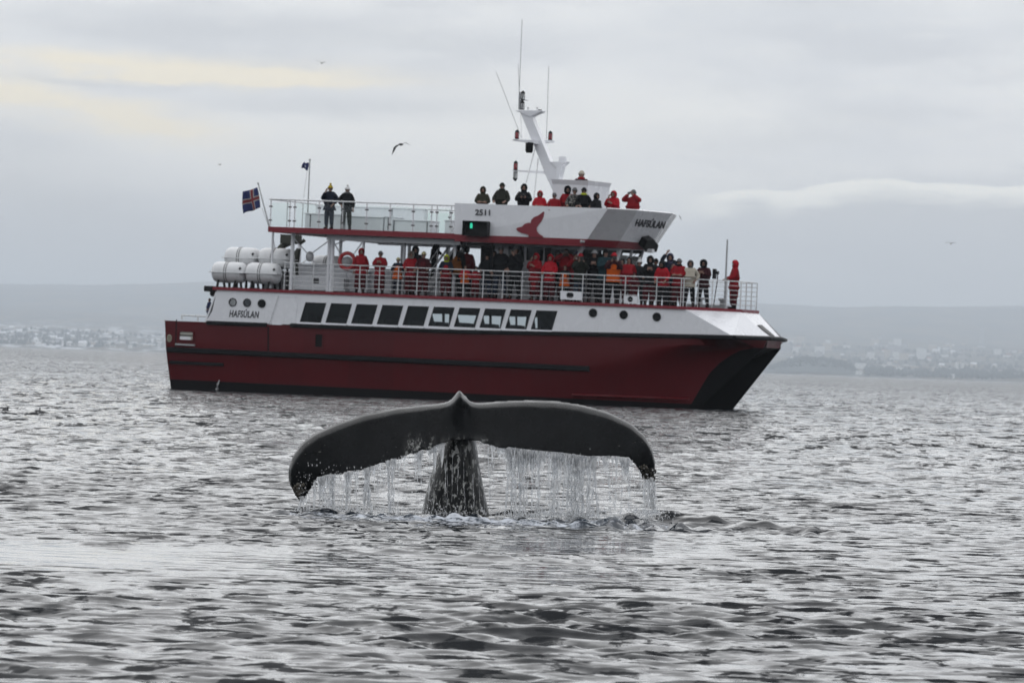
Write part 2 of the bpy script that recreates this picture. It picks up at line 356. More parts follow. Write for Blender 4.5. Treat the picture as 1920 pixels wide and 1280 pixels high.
def sea_mat():
    M_ = bpy.data.materials.new('sea_water'); M_.use_nodes = True; M_.node_tree.nodes.clear(); k = NT(M_.node_tree)
    geo = k.node('ShaderNodeNewGeometry'); pos = geo.outputs['Position']; px, py, pz = k.sep(pos)
    flat = k.xyz(px, py, 0.0); dist = k.vm('LENGTH', flat)
    # fine ripples: slopes that the mesh is too coarse to carry, more of them the coarser it gets
    w1 = k.noise(k.vm('MULTIPLY', flat, (0.6, 1.5, 1)), 5.2, 3, 0.6, out=1); w2 = k.noise(k.vm('MULTIPLY', k.vm('ADD', flat, (31, 17, 0)), (0.7, 1.3, 1)), 1.1, 4, 0.6, out=1)
    s1 = k.vm('SUBTRACT', w1, (0.5, 0.5, 0.5)); s2 = k.vm('SUBTRACT', w2, (0.5, 0.5, 0.5))
    gust = k.smooth(k.noise(k.vm('MULTIPLY', flat, (1.0, 0.45, 1)), 0.055, 4, 0.6), 0.32, 0.68, 0.55, 1.2)
    def slick(cx, cy, sx, sy):
        a = k.m('POWER', k.m('ABSOLUTE', k.m('DIVIDE', k.m('SUBTRACT', px, cx), sx)), 4.0); b = k.m('POWER', k.m('ABSOLUTE', k.m('DIVIDE', k.m('SUBTRACT', py, cy), sy)), 4.0)
        return k.m('EXPONENT', k.m('MULTIPLY', k.m('ADD', a, b), -1.0))
    sk = k.m('MINIMUM', k.m('ADD', slick(-2.3, 36.6, 2.9, 2.6), slick(0.9, 41.5, 1.1, 2.6)), 1.0)
    gust = k.m('MULTIPLY', gust, k.m('SUBTRACT', 1.0, k.m('MULTIPLY', sk, 0.93)))
    a1 = k.m('MULTIPLY', k.smooth(dist, 30, 140, 1.3, 1.5), gust); a2 = k.m('MULTIPLY', k.smooth(dist, 40, 200, 0.3, 1.6), gust)
    off = k.vm('ADD', k.vm('SCALE', s1, sc=a1), k.vm('SCALE', s2, sc=a2))
    off = k.vm('MULTIPLY', off, (0.7, 1.2, 0.0))
    # the wind drives the wavelets towards -y: their lee faces are short and steep
    f1 = k.smooth(k.noise(k.vm('MULTIPLY', k.vm('ADD', flat, (5, 71, 0)), (2.2, 3.3, 1)), 1.0, 4, 0.66), 0.535, 0.60); f2 = k.smooth(k.noise(k.vm('MULTIPLY', k.vm('ADD', flat, (55, 3, 0)), (1.4, 0.24, 1)), 1.0, 4, 0.72), 0.53, 0.60)
    lee = k.m('MULTIPLY', k.m('ADD', k.m('MULTIPLY', f1, k.smooth(dist, 40, 160, 0.85, 0.5)), k.m('MULTIPLY', f2, k.smooth(dist, 45, 120, 0.0, 0.85))), gust)
    off = k.vm('ADD', off, k.xyz(0.0, k.m('MULTIPLY', lee, -1.0), 0.0))
    nrm = k.vm('NORMALIZE', k.vm('ADD', geo.outputs['Normal'], off))
    p = k.node('ShaderNodeBsdfPrincipled'); p.inputs['IOR'].default_value = 1.333; p.inputs['Roughness'].default_value = 0.045
    k.l.new(nrm, p.inputs['Normal'])
    # foam and bubbles where the tail broke the surface
    ex = k.m('POWER', k.m('ABSOLUTE', k.m('DIVIDE', k.m('ADD', px, 0.25), 1.75)), 3.0); ey = k.m('POWER', k.m('ABSOLUTE', k.m('DIVIDE', k.m('SUBTRACT', py, 47.2), 0.75)), 3.0)
    em = k.m('EXPONENT', k.m('MULTIPLY', k.m('ADD', ex, ey), -1.0))
    fn = k.noise(k.vm('MULTIPLY', flat, (1.0, 0.55, 1)), 5.5, 6, 0.7); fm = k.smooth(k.m('ADD', fn, k.m('MULTIPLY', em, 0.26)), 0.66, 0.80)
    fm = k.m('MULTIPLY', fm, k.smooth(em, 0.05, 0.4))
    k.put(p.inputs['Base Color'], k.mix(fm, k.mix(em, (0.004, 0.006, 0.009, 1), (0.035, 0.048, 0.066, 1)), (0.50, 0.53, 0.58, 1)))
    k.put(p.inputs['Roughness'], k.m('ADD', 0.045, k.m('MULTIPLY', fm, 0.5)))
    k.l.new(p.outputs[0], k.node('ShaderNodeOutputMaterial').inputs[0]); return M_
me.materials.append(sea_mat())
sea = link('sea', me); tag(sea, 'choppy grey sea with dark ripples and smooth patches round the whale', kind='structure')

# ------------------------------------------------------------------ land across the bay
KD = 4.2                                                          # the far shore lies some 12 km off, the hills 28 km
def hill_gain(X):
    return np.interp(X, [-600, 0, 200, 400, 900, 1430, 1540, 1700, 1920, 2600], [0.80, 0.875, 0.93, 1.05, 1.08, 1.0, 0.985, 1.03, 1.07, 1.0])
def land_z(x_, d):
    X = 960 + x_ / d * FPX
    d = np.asarray(d, float) / KD; x_ = np.asarray(x_, float) / KD
    z_ = np.interp(d, [2700, 2880, 2900, 3000, 3800, 4500, 5200, 5800, 6500, 7200, 9500], [-1.5, -0.6, 0.3, 2, 12, 24, 38, 60, 86, 96, 90])
    g = 1 + (hill_gain(X) - 1) * np.clip((d - 5000) / 1500, 0, 1)
    bumps = 2.0 * np.sin(x_ * 0.011 + d * 0.004) * np.sin(d * 0.0031 + x_ * 0.003) + 1.1 * np.sin(x_ * 0.031 + 2) * np.sin(d * 0.013)
    return KD * (z_ * g + bumps * np.clip((d - 2950) / 700, 0, 1))
ths = np.linspace(-math.radians(13), math.radians(13), 420); ds = np.concatenate([np.linspace(2700, 5200, 130), np.linspace(5240, 9500, 60)])
T_, D_ = np.meshgrid(ths, ds * KD); LX = np.tan(T_) * D_
jag = 250 * np.sin(T_ * 70) + 150 * np.sin(T_ * 190 + 1)
LZ = land_z(LX, D_ + jag * np.clip((3600 - D_ / KD) / 600, 0, 1))
LZ += RNG.normal(0, 1.0, LZ.shape) * (D_ > 3000 * KD)
mb = MB(); li = np.arange(LX.size).reshape(LX.shape)
me = bpy.data.meshes.new('hills'); me.from_pydata(np.stack([LX.ravel(), D_.ravel(), LZ.ravel()], 1).tolist(), [], np.stack([li[:-1, :-1], li[:-1, 1:], li[1:, 1:], li[1:, :-1]], -1).reshape(-1, 4).tolist())
me.polygons.foreach_set('use_smooth', [True] * len(me.polygons))
def land_mat():
    M_ = bpy.data.materials.new('winter_land'); M_.use_nodes = True; M_.node_tree.nodes.clear(); k = NT(M_.node_tree)
    pos = k.node('ShaderNodeNewGeometry').outputs['Position']; px, py, pz = k.sep(pos)
    q_ = k.xyz(k.m('MULTIPLY', px, 0.0055), k.m('MULTIPLY', py, 0.0011), 0.0)
    a = k.noise(q_, 1.0, 6, 0.65); b = k.noise(k.vm('ADD', q_, (4, 4, 0)), 2.6, 5, 0.65)
    c = k.mix(k.smooth(a, 0.38, 0.62), (0.045, 0.05, 0.045, 1), (0.13, 0.105, 0.07, 1))
    left = k.smooth(px, -1050, 1050, 1, 0); near = k.smooth(py, 16000, 19500, 1, 0)
    snow = k.m('MULTIPLY', k.smooth(k.m('ADD', b, k.m('MULTIPLY', left, 0.05)), 0.565, 0.60), k.m('MULTIPLY', near, k.m('ADD', 0.25, k.m('MULTIPLY', left, 0.4))))
    c = k.mix(snow, c, (0.82, 0.84, 0.88, 1))
    p = k.node('ShaderNodeBsdfPrincipled'); p.inputs['Roughness'].default_value = 0.9; p.inputs['Specular IOR Level'].default_value = 0.1; k.put(p.inputs['Base Color'], c)
    k.l.new(p.outputs[0], k.node('ShaderNodeOutputMaterial').inputs[0]); return M_
me.materials.append(land_mat()); hills = link('hills', me); tag(hills, 'long low hills and snow-patched shore across the bay', kind='structure')

# wooded knoll near the right shore, and belts of trees on the shore
m_wood = mat('far_wood', (0.030, 0.040, 0.036), 0.95, var=0.4, scale=0.05)
def far_trees(name, label, spots, hmin, hmax, par=None):
    mb = MB(); mb.cs = True
    for (x_, d, z_) in spots:
        h = random.uniform(hmin, hmax); w = h * random.uniform(0.35, 0.6); k = 6; c_ = random.uniform(0.75, 1.15)
        rings = [(0.25, 0.0), (1.0, 0.28), (0.72, 0.62), (0.0, 1.0)]; vs = []
        for r_, t_ in rings:
            for j in range(k):
                a = 2 * math.pi * j / k + random.uniform(-.2, .2); q_ = r_ * w * random.uniform(0.75, 1.2); vs.append((x_ + q_ * math.cos(a), d + q_ * math.sin(a), z_ + h * t_ * c_))
        mb.add(vs, [(i * k + j, i * k + (j + 1) % k, (i + 1) * k + (j + 1) % k, (i + 1) * k + j) for i in range(3) for j in range(k)])
    o = mb.build(name, m_wood, par); tag(o, label, kind='stuff'); return o
def isl_z(X): return 3.2 * float(np.interp(X, [1440, 1470, 1510, 1545, 1580, 1602, 1612], [0, 6, 9.5, 9.5, 7.5, 3.5, -1]))
KY0, KY1 = 12500.0, 13200.0
def kz(X_, Y_): e = max(1 - ((Y_ - 12850) / 340) ** 2, 0); return float(land_z((X_ - 960) / FPX * Y_, Y_)) - 1.5 + max(isl_z(X_), -4) * e
mb = MB(); xs = np.linspace(1430, 1620, 40); ys = np.linspace(KY0, KY1, 9); vs = [((X_ - 960) / FPX * Y_, Y_, kz(X_, Y_) + random.uniform(-1, 1)) for Y_ in ys for X_ in xs]
mb.cs = True; mb.add(vs, [(i * 40 + j, i * 40 + j + 1, (i + 1) * 40 + j + 1, (i + 1) * 40 + j) for i in range(8) for j in range(39)])
kn = mb.build('wooded_knoll', m_wood); tag(kn, 'low dark wooded knoll on the shore right of the bow', kind='structure')
sp = []
for i in range(700):
    X_ = random.uniform(1445, 1608); Y_ = random.uniform(12600, 13100); sp.append(((X_ - 960) / FPX * Y_, Y_, kz(X_, Y_) - 1))
far_trees('knoll_wood', 'dark dense wood covering the low knoll right of the bow', sp, 5, 9)
def shore_spots(n_, xr, d0, d1):
    r_ = []
    for i in range(n_):
        X_ = random.uniform(*random.choice(xr)); d = random.uniform(d0, d1); x_ = (X_ - 960) / FPX * d; r_.append((x_, d, float(land_z(x_, d)) - 1.5))
    return r_
far_trees('shore_wood', 'dark belt of trees along the right far shore', shore_spots(900, [(1690, 1930), (1760, 1945), (1625, 1700)], 12350, 13600), 7, 15)
far_trees('town_trees', 'bare dark trees scattered among snowy houses on the left shore', shore_spots(520, [(-60, 60), (40, 200), (80, 330)], 12400, 15500), 6, 13)
far_trees('hillside_wood', 'dim patches of trees among houses on the right far slope', shore_spots(500, [(1480, 1930)], 13500, 19500), 7, 14)

# ------------------------------------------------------------------ far town: every building a thing
m_bw = mat('render_white', (0.74, 0.74, 0.72), 0.8, var=0.05, scale=0.1); m_bg = mat('concrete_grey', (0.38, 0.38, 0.38), 0.8, var=0.1, scale=0.1); m_bb = mat('render_beige', (0.50, 0.44, 0.36), 0.8, var=0.1, scale=0.1)
m_roof_s = mat('snowy_roof', (0.86, 0.87, 0.9), 0.8, var=0.03, scale=0.1); m_roof_d = mat('dark_roof', (0.10, 0.10, 0.11), 0.8, var=0.1, scale=0.1); m_roof_r = mat('rust_roof', (0.30, 0.12, 0.08), 0.8, var=0.1, scale=0.1)
WN = {m_bw.name: 'white', m_bg.name: 'grey', m_bb.name: 'beige'}; RN = {m_roof_s.name: 'snow-roofed', m_roof_d.name: 'dark-roofed', m_roof_r.name: 'rust-roofed'}
def building(name, X, d, w, h, dep, wall, roof, gable, label, cat='building', group=None, rot=0.0):
    x_ = (X - 960) / FPX * d; z_ = float(land_z(x_, d)) - 2.0
    e = empty(name, loc=(x_, d, z_)); e.rotation_euler.z = rot; tag(e, label, cat, group)
    b = MB(); b.box(-w / 2, w / 2, -dep / 2, dep / 2, 0, h + 2); b.build('wall', wall, e)
    r = MB(); z0 = h + 2
    if gable:
        g_ = min(w, dep) * 0.34; r.prism([(-w / 2 - .5, -dep / 2 - .5, z0), (-w / 2 - .5, dep / 2 + .5, z0), (-w / 2 - .5, 0, z0 + g_)], (w + 1, 0, 0))
    else: r.box(-w / 2 - .3, w / 2 + .3, -dep / 2 - .3, dep / 2 + .3, z0, z0 + 1.0)
    r.build('roof', roof, e); return e
LG = 'low snowy houses on the left shore'; RG = 'pale town houses on the right shore'; TG = 'pale apartment blocks on the right shore'
def where(X, d, left):
    near = 'close to the water' if d < 13300 else ('half way up the slope' if d < 15500 else ('high on the hazy slope' if d < 18200 else 'faint far up the slope'))
    if left: pos = 'at the left picture edge' if X < 70 else ('left of the long warehouse' if X < 165 else ('behind the long warehouse' if X < 240 else 'just left of the red stern'))
    else: pos = 'above the wooded knoll' if X < 1615 else ('right of the wooded knoll' if X < 1700 else ('near the two white towers' if X < 1820 else 'at the right picture edge'))
    return near + ' ' + pos
used_labels = set()
def size_word(w, h): return ('narrow' if w < 13 else ('long' if w > 19 else 'plain')) + (' tall' if h > 7.2 else ' low')
def unique_house(n_, pick, walls, roofs, left, group):
    for i in range(n_):
        for _ in range(200):
            X, d, w, h = pick(); wl = random.choice(walls); rf = random.choice(roofs); gb_ = random.random() < .5
            lab = f"{size_word(w, h)} {WN[wl.name]} {RN[rf.name]} {'gabled' if gb_ else 'flat'} house {where(X, d, left)}"
            if lab not in used_labels and len(lab.split()) <= 16: break
        else: continue
        used_labels.add(lab); building('house', X, d, w, h, random.uniform(9, 15), wl, rf, gb_, lab, 'house', group, random.uniform(-.3, .3))
unique_house(30, lambda: (random.uniform(-40, 305), random.uniform(12400, 15800), random.uniform(9, 24), random.uniform(3, 6) if random.random() < .7 else random.uniform(7.3, 9)), [m_bw, m_bg, m_bb], [m_roof_s], True, LG)
for (X, d, w, h, lab) in [(208, 13400, 46, 5, 'long white warehouse on the far left shore, widest of the row'), (170, 14600, 52, 5, 'long snow-roofed hall high on the left shore'), (72, 12420, 12, 9, 'pale square house at the water edge on the left shore'),
                          (245, 12300, 9, 11, 'small white tower house at the water edge just left of the stern'), (285, 13000, 34, 5, 'bright snowy hall just left of the red stern'), (10, 14300, 40, 4, 'snow-roofed long shed at the left edge of the picture'), (105, 12900, 34, 5, 'broad snowy roof left of the square house at the left shore')]:
    building('warehouse', X, d, w, h, 22, m_bw, m_roof_s, False, lab, 'building')
unique_house(84, lambda: (1640 + abs(random.gauss(0, 150)) if random.random() < .7 else random.uniform(1480, 1930), random.uniform(13300, 20500), random.uniform(9, 26), random.uniform(5, 10)), [m_bw, m_bw, m_bg, m_bb], [m_roof_s, m_roof_d, m_roof_d, m_roof_r], False, RG)
for i in range(26):
    for _ in range(200):
        X = random.choice([random.uniform(1470, 1560), random.uniform(1600, 1730), random.uniform(1650, 1920)]); d = random.uniform(15200, 21000); wl = random.choice([m_bw, m_bw, m_bg, m_bb]); w = random.uniform(14, 34); h = random.uniform(16, 30); rf = random.choice([m_roof_d, m_roof_d, m_roof_s])
        lab = f"{'slim' if w < 20 else ('broad' if w > 27 else 'square')} {'high' if h > 23 else 'squat'} {WN[wl.name]} {RN[rf.name]} apartment block {where(X, d, False)}"
        if lab not in used_labels: break
    else: continue
    used_labels.add(lab); building('apartment_block', X, d, w, h, 16, wl, rf, False, lab, 'building', TG)
for (X, d, w, h, wl, lab) in [(1772, 13600, 62, 6, m_bb, 'long low beige hall on the right shore, left of two white towers'), (1795, 13560, 8, 22, m_bw, 'left of two slim white towers behind the long beige hall'), (1805.5, 13560, 8, 22, m_bw, 'right of two slim white towers behind the long beige hall'),
                              (1612, 12420, 15, 7, m_bw, 'white block at the water edge below the wooded knoll'), (1688, 12900, 18, 14, m_bw, 'white gabled house on the right shore behind the dark trees'), (1615, 13700, 30, 14, m_bw, 'white snow-roofed house just right of the wooded knoll'), (1788, 12390, 9, 8, m_bw, 'tiny white boathouse in front of the dark trees on the right shore')]:
    building('town_building', X, d, w, h, min(w, 16), wl, m_roof_s, False, lab, 'building')
building('high_tower', 1840, 21500, 18, 70, 18, m_bg, m_roof_d, False, 'tall grey tower faint in haze on the right hillside', 'tower')
# ------------------------------------------------------------------ humpback whale: tail stock and flukes
def resample(pts, k):
    P = np.array(pts, float); s_ = np.concatenate([[0], np.cumsum(np.hypot(*np.diff(P, axis=0).T))]); t_ = np.linspace(0, s_[-1], k)
    return np.stack([np.interp(t_, s_, P[:, 0]), np.interp(t_, s_, P[:, 1])], 1)
def smooth_line(P, it=2):
    P = P.copy()
    for _ in range(it): P[1:-1] = 0.25 * P[:-2] + 0.5 * P[1:-1] + 0.25 * P[2:]
    return P
WD = 48.7
lead_L = [(862, 731), (857, 733.5), (852, 741), (846, 748.5), (838, 753), (820, 756), (800, 758), (740, 764), (680, 776), (630, 793), (590, 811), (563, 831), (546, 856), (538, 880), (540, 906), (551, 927), (565, 943)]
trail_L = [(869, 824), (850, 826), (830, 830), (800, 843), (770, 852), (730, 864), (690, 879), (650, 887), (612, 892), (594, 899), (582, 917), (565, 943)]
lead_R = [(862, 731), (867, 735), (873, 744), (880, 751), (892, 755), (910, 754), (930, 752), (980, 749.5), (1040, 750.5), (1090, 757.5), (1140, 771), (1185, 793), (1210, 816), (1225, 840), (1231, 866), (1229, 888), (1222, 908)]
trail_R = [(869, 824), (885, 826), (900, 830), (940, 838), (990, 845), (1050, 850), (1100, 857), (1150, 856), (1178, 860), (1193, 873), (1205, 894), (1222, 908)]
def edge_px(side, k):
    r = random.Random(3 if side else 4)
    T = resample(trail_R if side else trail_L, k)
    for i in range(2, k - 1):                                     # ragged trailing edge
        f = math.sin(i * 0.83) * 1.3 + math.sin(i * 0.37 + 2) * 1.6 + r.uniform(-1.6, 1.6); T[i, 1] += f * min(1, i / 8)
    return T
NS, NV = 90, 22
def fluke_pts(side):
    L = smooth_line(resample(lead_R if side else lead_L, NS), 2 if False else 1); T = edge_px(side, NS)
    front, back = [], []
    for i in range(NS):
        s_ = i / (NS - 1); rf, rb = [], []
        for j in range(NV):
            v_ = j / (NV - 1); X, Y = L[i] * (1 - v_) + T[i] * v_
            tip = math.sqrt(max(1 - s_ ** 6, 0))
            dx = abs(X - 865) / 190.0                               # metres from the middle
            d = WD + 0.18 * s_ ** 2 - (0.17 * min(v_ / 0.14, 1.0) ** 0.55 + 0.07 * v_) * (0.45 + 0.55 * tip)
            d -= 0.13 * math.exp(-(dx / 0.10) ** 2) * math.exp(-(v_ / 0.55) ** 2)      # keel of the stock running out onto the fluke
            d += 0.05 * math.exp(-((X - 872 - 3 * v_) / 190.0 / 0.025) ** 2) * math.exp(-((v_ - 0.25) / 0.28) ** 2)  # crease beside the keel
            thick = (0.020 + tip * (0.17 * (1 - 0.75 * s_)) * (v_ ** 0.5) * ((1 - v_) ** 0.75) * 1.9)
            if j in (0, NV - 1): thick = 0.014
            rf.append(at(X, Y, d - 0.0)); rb.append(at(X, Y, d + thick))
        front.append(rf); back.append(rb)
    return front, back
mb = MB()
for side in (0, 1):
    f_, b_ = fluke_pts(side); o = len(mb.v); vs = []
    for i in range(NS): vs += f_[i]
    for i in range(NS): vs += b_[i]
    K = NS * NV; fs = []
    for i in range(NS - 1):
        for j in range(NV - 1):
            a = i * NV + j; fs.append((a, a + 1, a + NV + 1, a + NV)); fs.append((K + a, K + a + NV, K + a + NV + 1, K + a + 1))
        fs.append((i * NV, (i + 1) * NV, K + (i + 1) * NV, K + i * NV)); fs.append((i * NV + NV - 1, K + i * NV + NV - 1, K + (i + 1) * NV + NV - 1, (i + 1) * NV + NV - 1))
    for j in range(NV - 1):
        a = (NS - 1) * NV + j; fs.append((a, a + 1, K + a + 1, K + a)); a = j; fs.append((a, K + a, K + a + 1, a + 1))
    mb.add(vs, fs, True)
rows = [(1060, 760, 945, .5), (1000, 779, 926, .46), (966, 790, 916, .42), (930, 799, 909, .38), (895, 809, 903, .34), (860, 820, 897, .30), (826, 832, 892, .26), (795, 842, 888, .22), (770, 847, 884, .17), (752, 851, 879, .12), (741, 855, 873, .07)]
NA = 36; vs = []; fs = []
for i, (Y, xa, xb, hd) in enumerate(rows):
    c_ = at((xa + xb) / 2, Y, WD + .30 - (0.02 * i)); hwid = (xb - xa) / 2 / 193.0
    for k_ in range(NA):
        a = 2 * math.pi * k_ / NA; rr_ = 1 + 0.02 * math.sin(5 * a + i)
        vs.append((c_[0] + hwid * rr_ * math.cos(a), c_[1] + hd * math.sin(a), c_[2]))
for i in range(len(rows) - 1):
    for k_ in range(NA): fs.append((i * NA + k_, i * NA + (k_ + 1) % NA, (i + 1) * NA + (k_ + 1) % NA, (i + 1) * NA + k_))
fs.append(tuple(range(NA))); fs.append(tuple(range((len(rows) - 1) * NA, len(rows) * NA))[::-1])
mb.add(vs, fs, True)
tmp = mb.build('whale_form', [])
rm = tmp.modifiers.new('remesh', 'REMESH'); rm.mode = 'VOXEL'; rm.voxel_size = 0.011; rm.use_smooth_shade = True
sm = tmp.modifiers.new('smooth', 'SMOOTH'); sm.factor = 0.5; sm.iterations = 4
bpy.context.view_layer.update(); dg = bpy.context.evaluated_depsgraph_get()
wme = bpy.data.meshes.new_from_object(tmp.evaluated_get(dg)); bpy.data.objects.remove(tmp)
wme.polygons.foreach_set('use_smooth', [True] * len(wme.polygons))
def whale_mat():
    M_ = bpy.data.materials.new('wet_whale_skin'); M_.use_nodes = True; M_.node_tree.nodes.clear(); k = NT(M_.node_tree)
    pos = k.node('ShaderNodeNewGeometry').outputs['Position']; px, py, pz = k.sep(pos)
    p = k.node('ShaderNodeBsdfPrincipled')
    a = k.noise(pos, 4, 5, 0.6)
    c = k.mix(k.smooth(a, 0.3, 0.7), (0.005, 0.0055, 0.006, 1), (0.011, 0.012, 0.013, 1))
    # pale barnacle scars: sparse on the flukes, denser to the tips
    tipd = k.m('ABSOLUTE', k.m('SUBTRACT', px, -0.39)); tw = k.smooth(tipd, 1.0, 1.8, 0.0, 0.09)
    sc = k.noise(k.vm('MULTIPLY', pos, (1, 1, 1.6)), 26, 2, 0.5); sp_ = k.smooth(k.m('ADD', sc, tw), 0.755, 0.80)
    c = k.mix(k.m('MULTIPLY', sp_, 0.7), c, (0.26, 0.25, 0.23, 1))
    ln = k.noise(k.vm('MULTIPLY', pos, (3.0, 3, 30)), 2.0, 3, 0.6); c = k.mix(k.m('MULTIPLY', k.smooth(ln, 0.66, 0.74), 0.10), c, (0.2, 0.2, 0.2, 1))
    # mottled white stock under the flukes, streaked down by the run-off
    st = k.m('MULTIPLY', k.smooth(pz, 0.62, 0.80, 1, 0), k.smooth(k.m('ABSOLUTE', k.m('ADD', px, 0.53)), 0.36, 0.5, 1, 0))
    m1 = k.noise(k.vm('MULTIPLY', pos, (1, 1, 0.6)), 20, 5, 0.75); m2 = k.noise(k.vm('MULTIPLY', pos, (1, 1, 0.12)), 9, 4, 0.6)
    mm = k.m('ADD', k.m('MULTIPLY', k.smooth(m1, 0.53, 0.62), 0.95), k.m('MULTIPLY', k.smooth(m2, 0.48, 0.72), 0.28))
    c = k.mix(k.m('MINIMUM', k.m('MULTIPLY', mm, st), 0.9), c, (0.42, 0.42, 0.40, 1))
    k.put(p.inputs['Base Color'], c)
    p.inputs['IOR'].default_value = 1.34; p.inputs['Specular IOR Level'].default_value = 0.33
    k.put(p.inputs['Roughness'], k.m('ADD', k.smooth(k.noise(pos, 7, 4, 0.6), 0.3, 0.7, 0.20, 0.36), k.m('MULTIPLY', st, 0.1)))
    b = k.node('ShaderNodeBump'); b.inputs['Strength'].default_value = 0.35; b.inputs['Distance'].default_value = 0.012
    k.put(b.inputs['Height'], k.m('ADD', k.m('MULTIPLY', k.noise(pos, 9, 5, 0.6), 0.7), k.m('MULTIPLY', sp_, 0.5))); k.l.new(b.outputs[0], p.inputs['Normal'])
    k.l.new(p.outputs[0], k.node('ShaderNodeOutputMaterial').inputs[0]); return M_
wme.materials.append(whale_mat())
whale = link('humpback_whale', wme); tag(whale, 'black humpback whale tail raised from the sea, flukes spread and dripping', 'whale')
m_barn = mat('barnacle', (0.085, 0.075, 0.06), 0.8, var=0.6, scale=60, bump=0.5); m_barn2 = mat('barnacle_dark', (0.03, 0.027, 0.022), 0.7, var=0.6, scale=50)
def barnacles(cx, cy, rx, ry, n_, d, m_):
    b = MB()
    for i in range(n_):
        a, q_ = random.uniform(0, 6.28), math.sqrt(random.random()); c_ = at(cx + rx * q_ * math.cos(a), cy + ry * q_ * math.sin(a), d + random.uniform(-.03, .03)); r_ = random.uniform(0.004, 0.012)
        b.lathe([(r_ * 1.3, -0.012), (r_, 0.008), (r_ * .55, 0.018), (r_ * .3, 0.01)], 7, c=(0, 0, 0), axis='y') if False else b.ball(c_, r_ * 1.2, (1, 1, random.uniform(.7, 1.6)), 7, 5)
    o = b.build('barnacles', m_, whale); tag(o, kind='stuff'); return o
barnacles(562, 917, 13, 11, 60, WD - 0.10, m_barn); barnacles(1217, 890, 13, 14, 110, WD - 0.02, m_barn2); barnacles(1207, 876, 7, 4, 22, WD - 0.06, m_barn)

# ------------------------------------------------------------------ water running off the flukes
def fall_mat():
    M_ = bpy.data.materials.new('falling_water'); M_.use_nodes = True; M_.node_tree.nodes.clear(); k = NT(M_.node_tree)
    g = k.node('ShaderNodeNewGeometry').outputs['Position']
    p = k.node('ShaderNodeBsdfPrincipled'); p.inputs['Base Color'].default_value = (0.95, 0.955, 0.96, 1); p.inputs['IOR'].default_value = 1.2
    p.inputs['Roughness'].default_value = 0.12; p.inputs['Transmission Weight'].default_value = 0.45
    tr = k.node('ShaderNodeBsdfTransparent'); tr.inputs[0].default_value = (0.95, 0.96, 0.97, 1)
    m_ = k.node('ShaderNodeMixShader'); k.put(m_.inputs[0], k.smooth(k.noise(k.vm('MULTIPLY', g, (1, 1, 0.35)), 30, 3, 0.6), 0.35, 0.65, 0.22, 0.72))
    k.l.new(p.outputs[0], m_.inputs[1]); k.l.new(tr.outputs[0], m_.inputs[2]); k.l.new(m_.outputs[0], k.node('ShaderNodeOutputMaterial').inputs[0]); return M_
m_fall = fall_mat()
def trail_at(X):
    P = trail_L[::-1] + trail_R[1:]; return float(np.interp(X, [p[0] for p in P], [p[1] for p in P]))
R2 = random.Random(21)
fall = MB(); drops = MB()
def strand(X, y0, y1, d, r0, drift=0.0):
    """a run of water: a joined neck at the top that breaks into shorter ragged lengths and beads"""
    ph, amp = R2.uniform(0, 6.28), R2.uniform(.4, 2.6); Y = y0; first = True
    while Y < y1:
        t_ = (Y - y0) / max(y1 - y0, 1); seg = R2.uniform(14, 60) * (1.4 if first else 1.0) * (1 - .4 * t_); p2, p3 = R2.uniform(0, 6.28), R2.uniform(0, 6.28); ye = min(Y + seg, y1); k = max(5, int((ye - Y) / 2.6)); path = []; rad = []
        for i in range(k):
            q_ = i / (k - 1); yy = Y + (ye - Y) * q_; tt = (yy - y0) / max(y1 - y0, 1)
            X_ = X + drift * tt + amp * math.sin(ph + yy * .055) * tt + R2.uniform(-.18, .18); path.append(at(X_, yy, d - 0.12 * tt))
            rad.append(max(r0 * (0.72 + .32 * math.sin(p2 + yy * .19) + .22 * math.sin(p3 + yy * .51)) * (1 - .3 * tt) * (math.sin(math.pi * min(max(q_ * (.93 if not first else .5) + (.05 if not first else .48), 0), 1)) ** .6 + .08), 0.0010))
        fall.tube(path, rad, 5); Y = ye + R2.uniform(0, 15) * (.25 + t_); first = False
        if R2.random() < .3: c_ = at(X + R2.gauss(0, 2.2), Y, d - .1); drops.ball(c_, r0 * R2.uniform(.5, 1.1), (1, 1, R2.uniform(1, 2)), 6, 4)
def spray(X, Y, d, n_, sx, sy, rmin=0.002, rmax=0.007):
    for i in range(n_):
        c_ = at(X + R2.gauss(0, sx), Y + R2.gauss(0, sy), d + R2.uniform(-.15, .15)); drops.ball(c_, R2.uniform(rmin, rmax), (1, 1, R2.uniform(.8, 2.2)), 6, 4)
def density(X):                                                   # how much still runs off along the trailing edge
    return float(np.interp(X, [566, 580, 600, 640, 700, 730, 790, 820, 835, 900, 930, 960, 1010, 1060, 1100, 1140, 1180, 1200, 1225], [.8, .8, 1, .9, .95, .6, .6, .35, 0, .15, .45, .9, .8, 1, .75, .55, .5, .5, 1.3]))
X = 566.0
while X < 1226:
    w = density(X)
    if R2.random() < w and not (828 < X < 905 and R2.random() < .8):
        y0 = trail_at(X) - 2; yb = 972 + R2.uniform(-9, 8) - (6 if X > 1150 else 0); full = R2.random() < 0.5
        y1 = yb if full else y0 + (yb - y0) * R2.uniform(0.2, 0.75)
        strand(X, y0, y1, WD - 0.22, R2.choice([.003, .004, .006, .009, .013]), R2.gauss(0, 5))
        if R2.random() < .35: spray(X, R2.uniform(y0 + 10, yb), WD - .42, R2.randint(2, 6), 5, 18, .0012, .005)
    X += R2.choice([R2.uniform(.8, 2.2), R2.uniform(2, 6.5)])
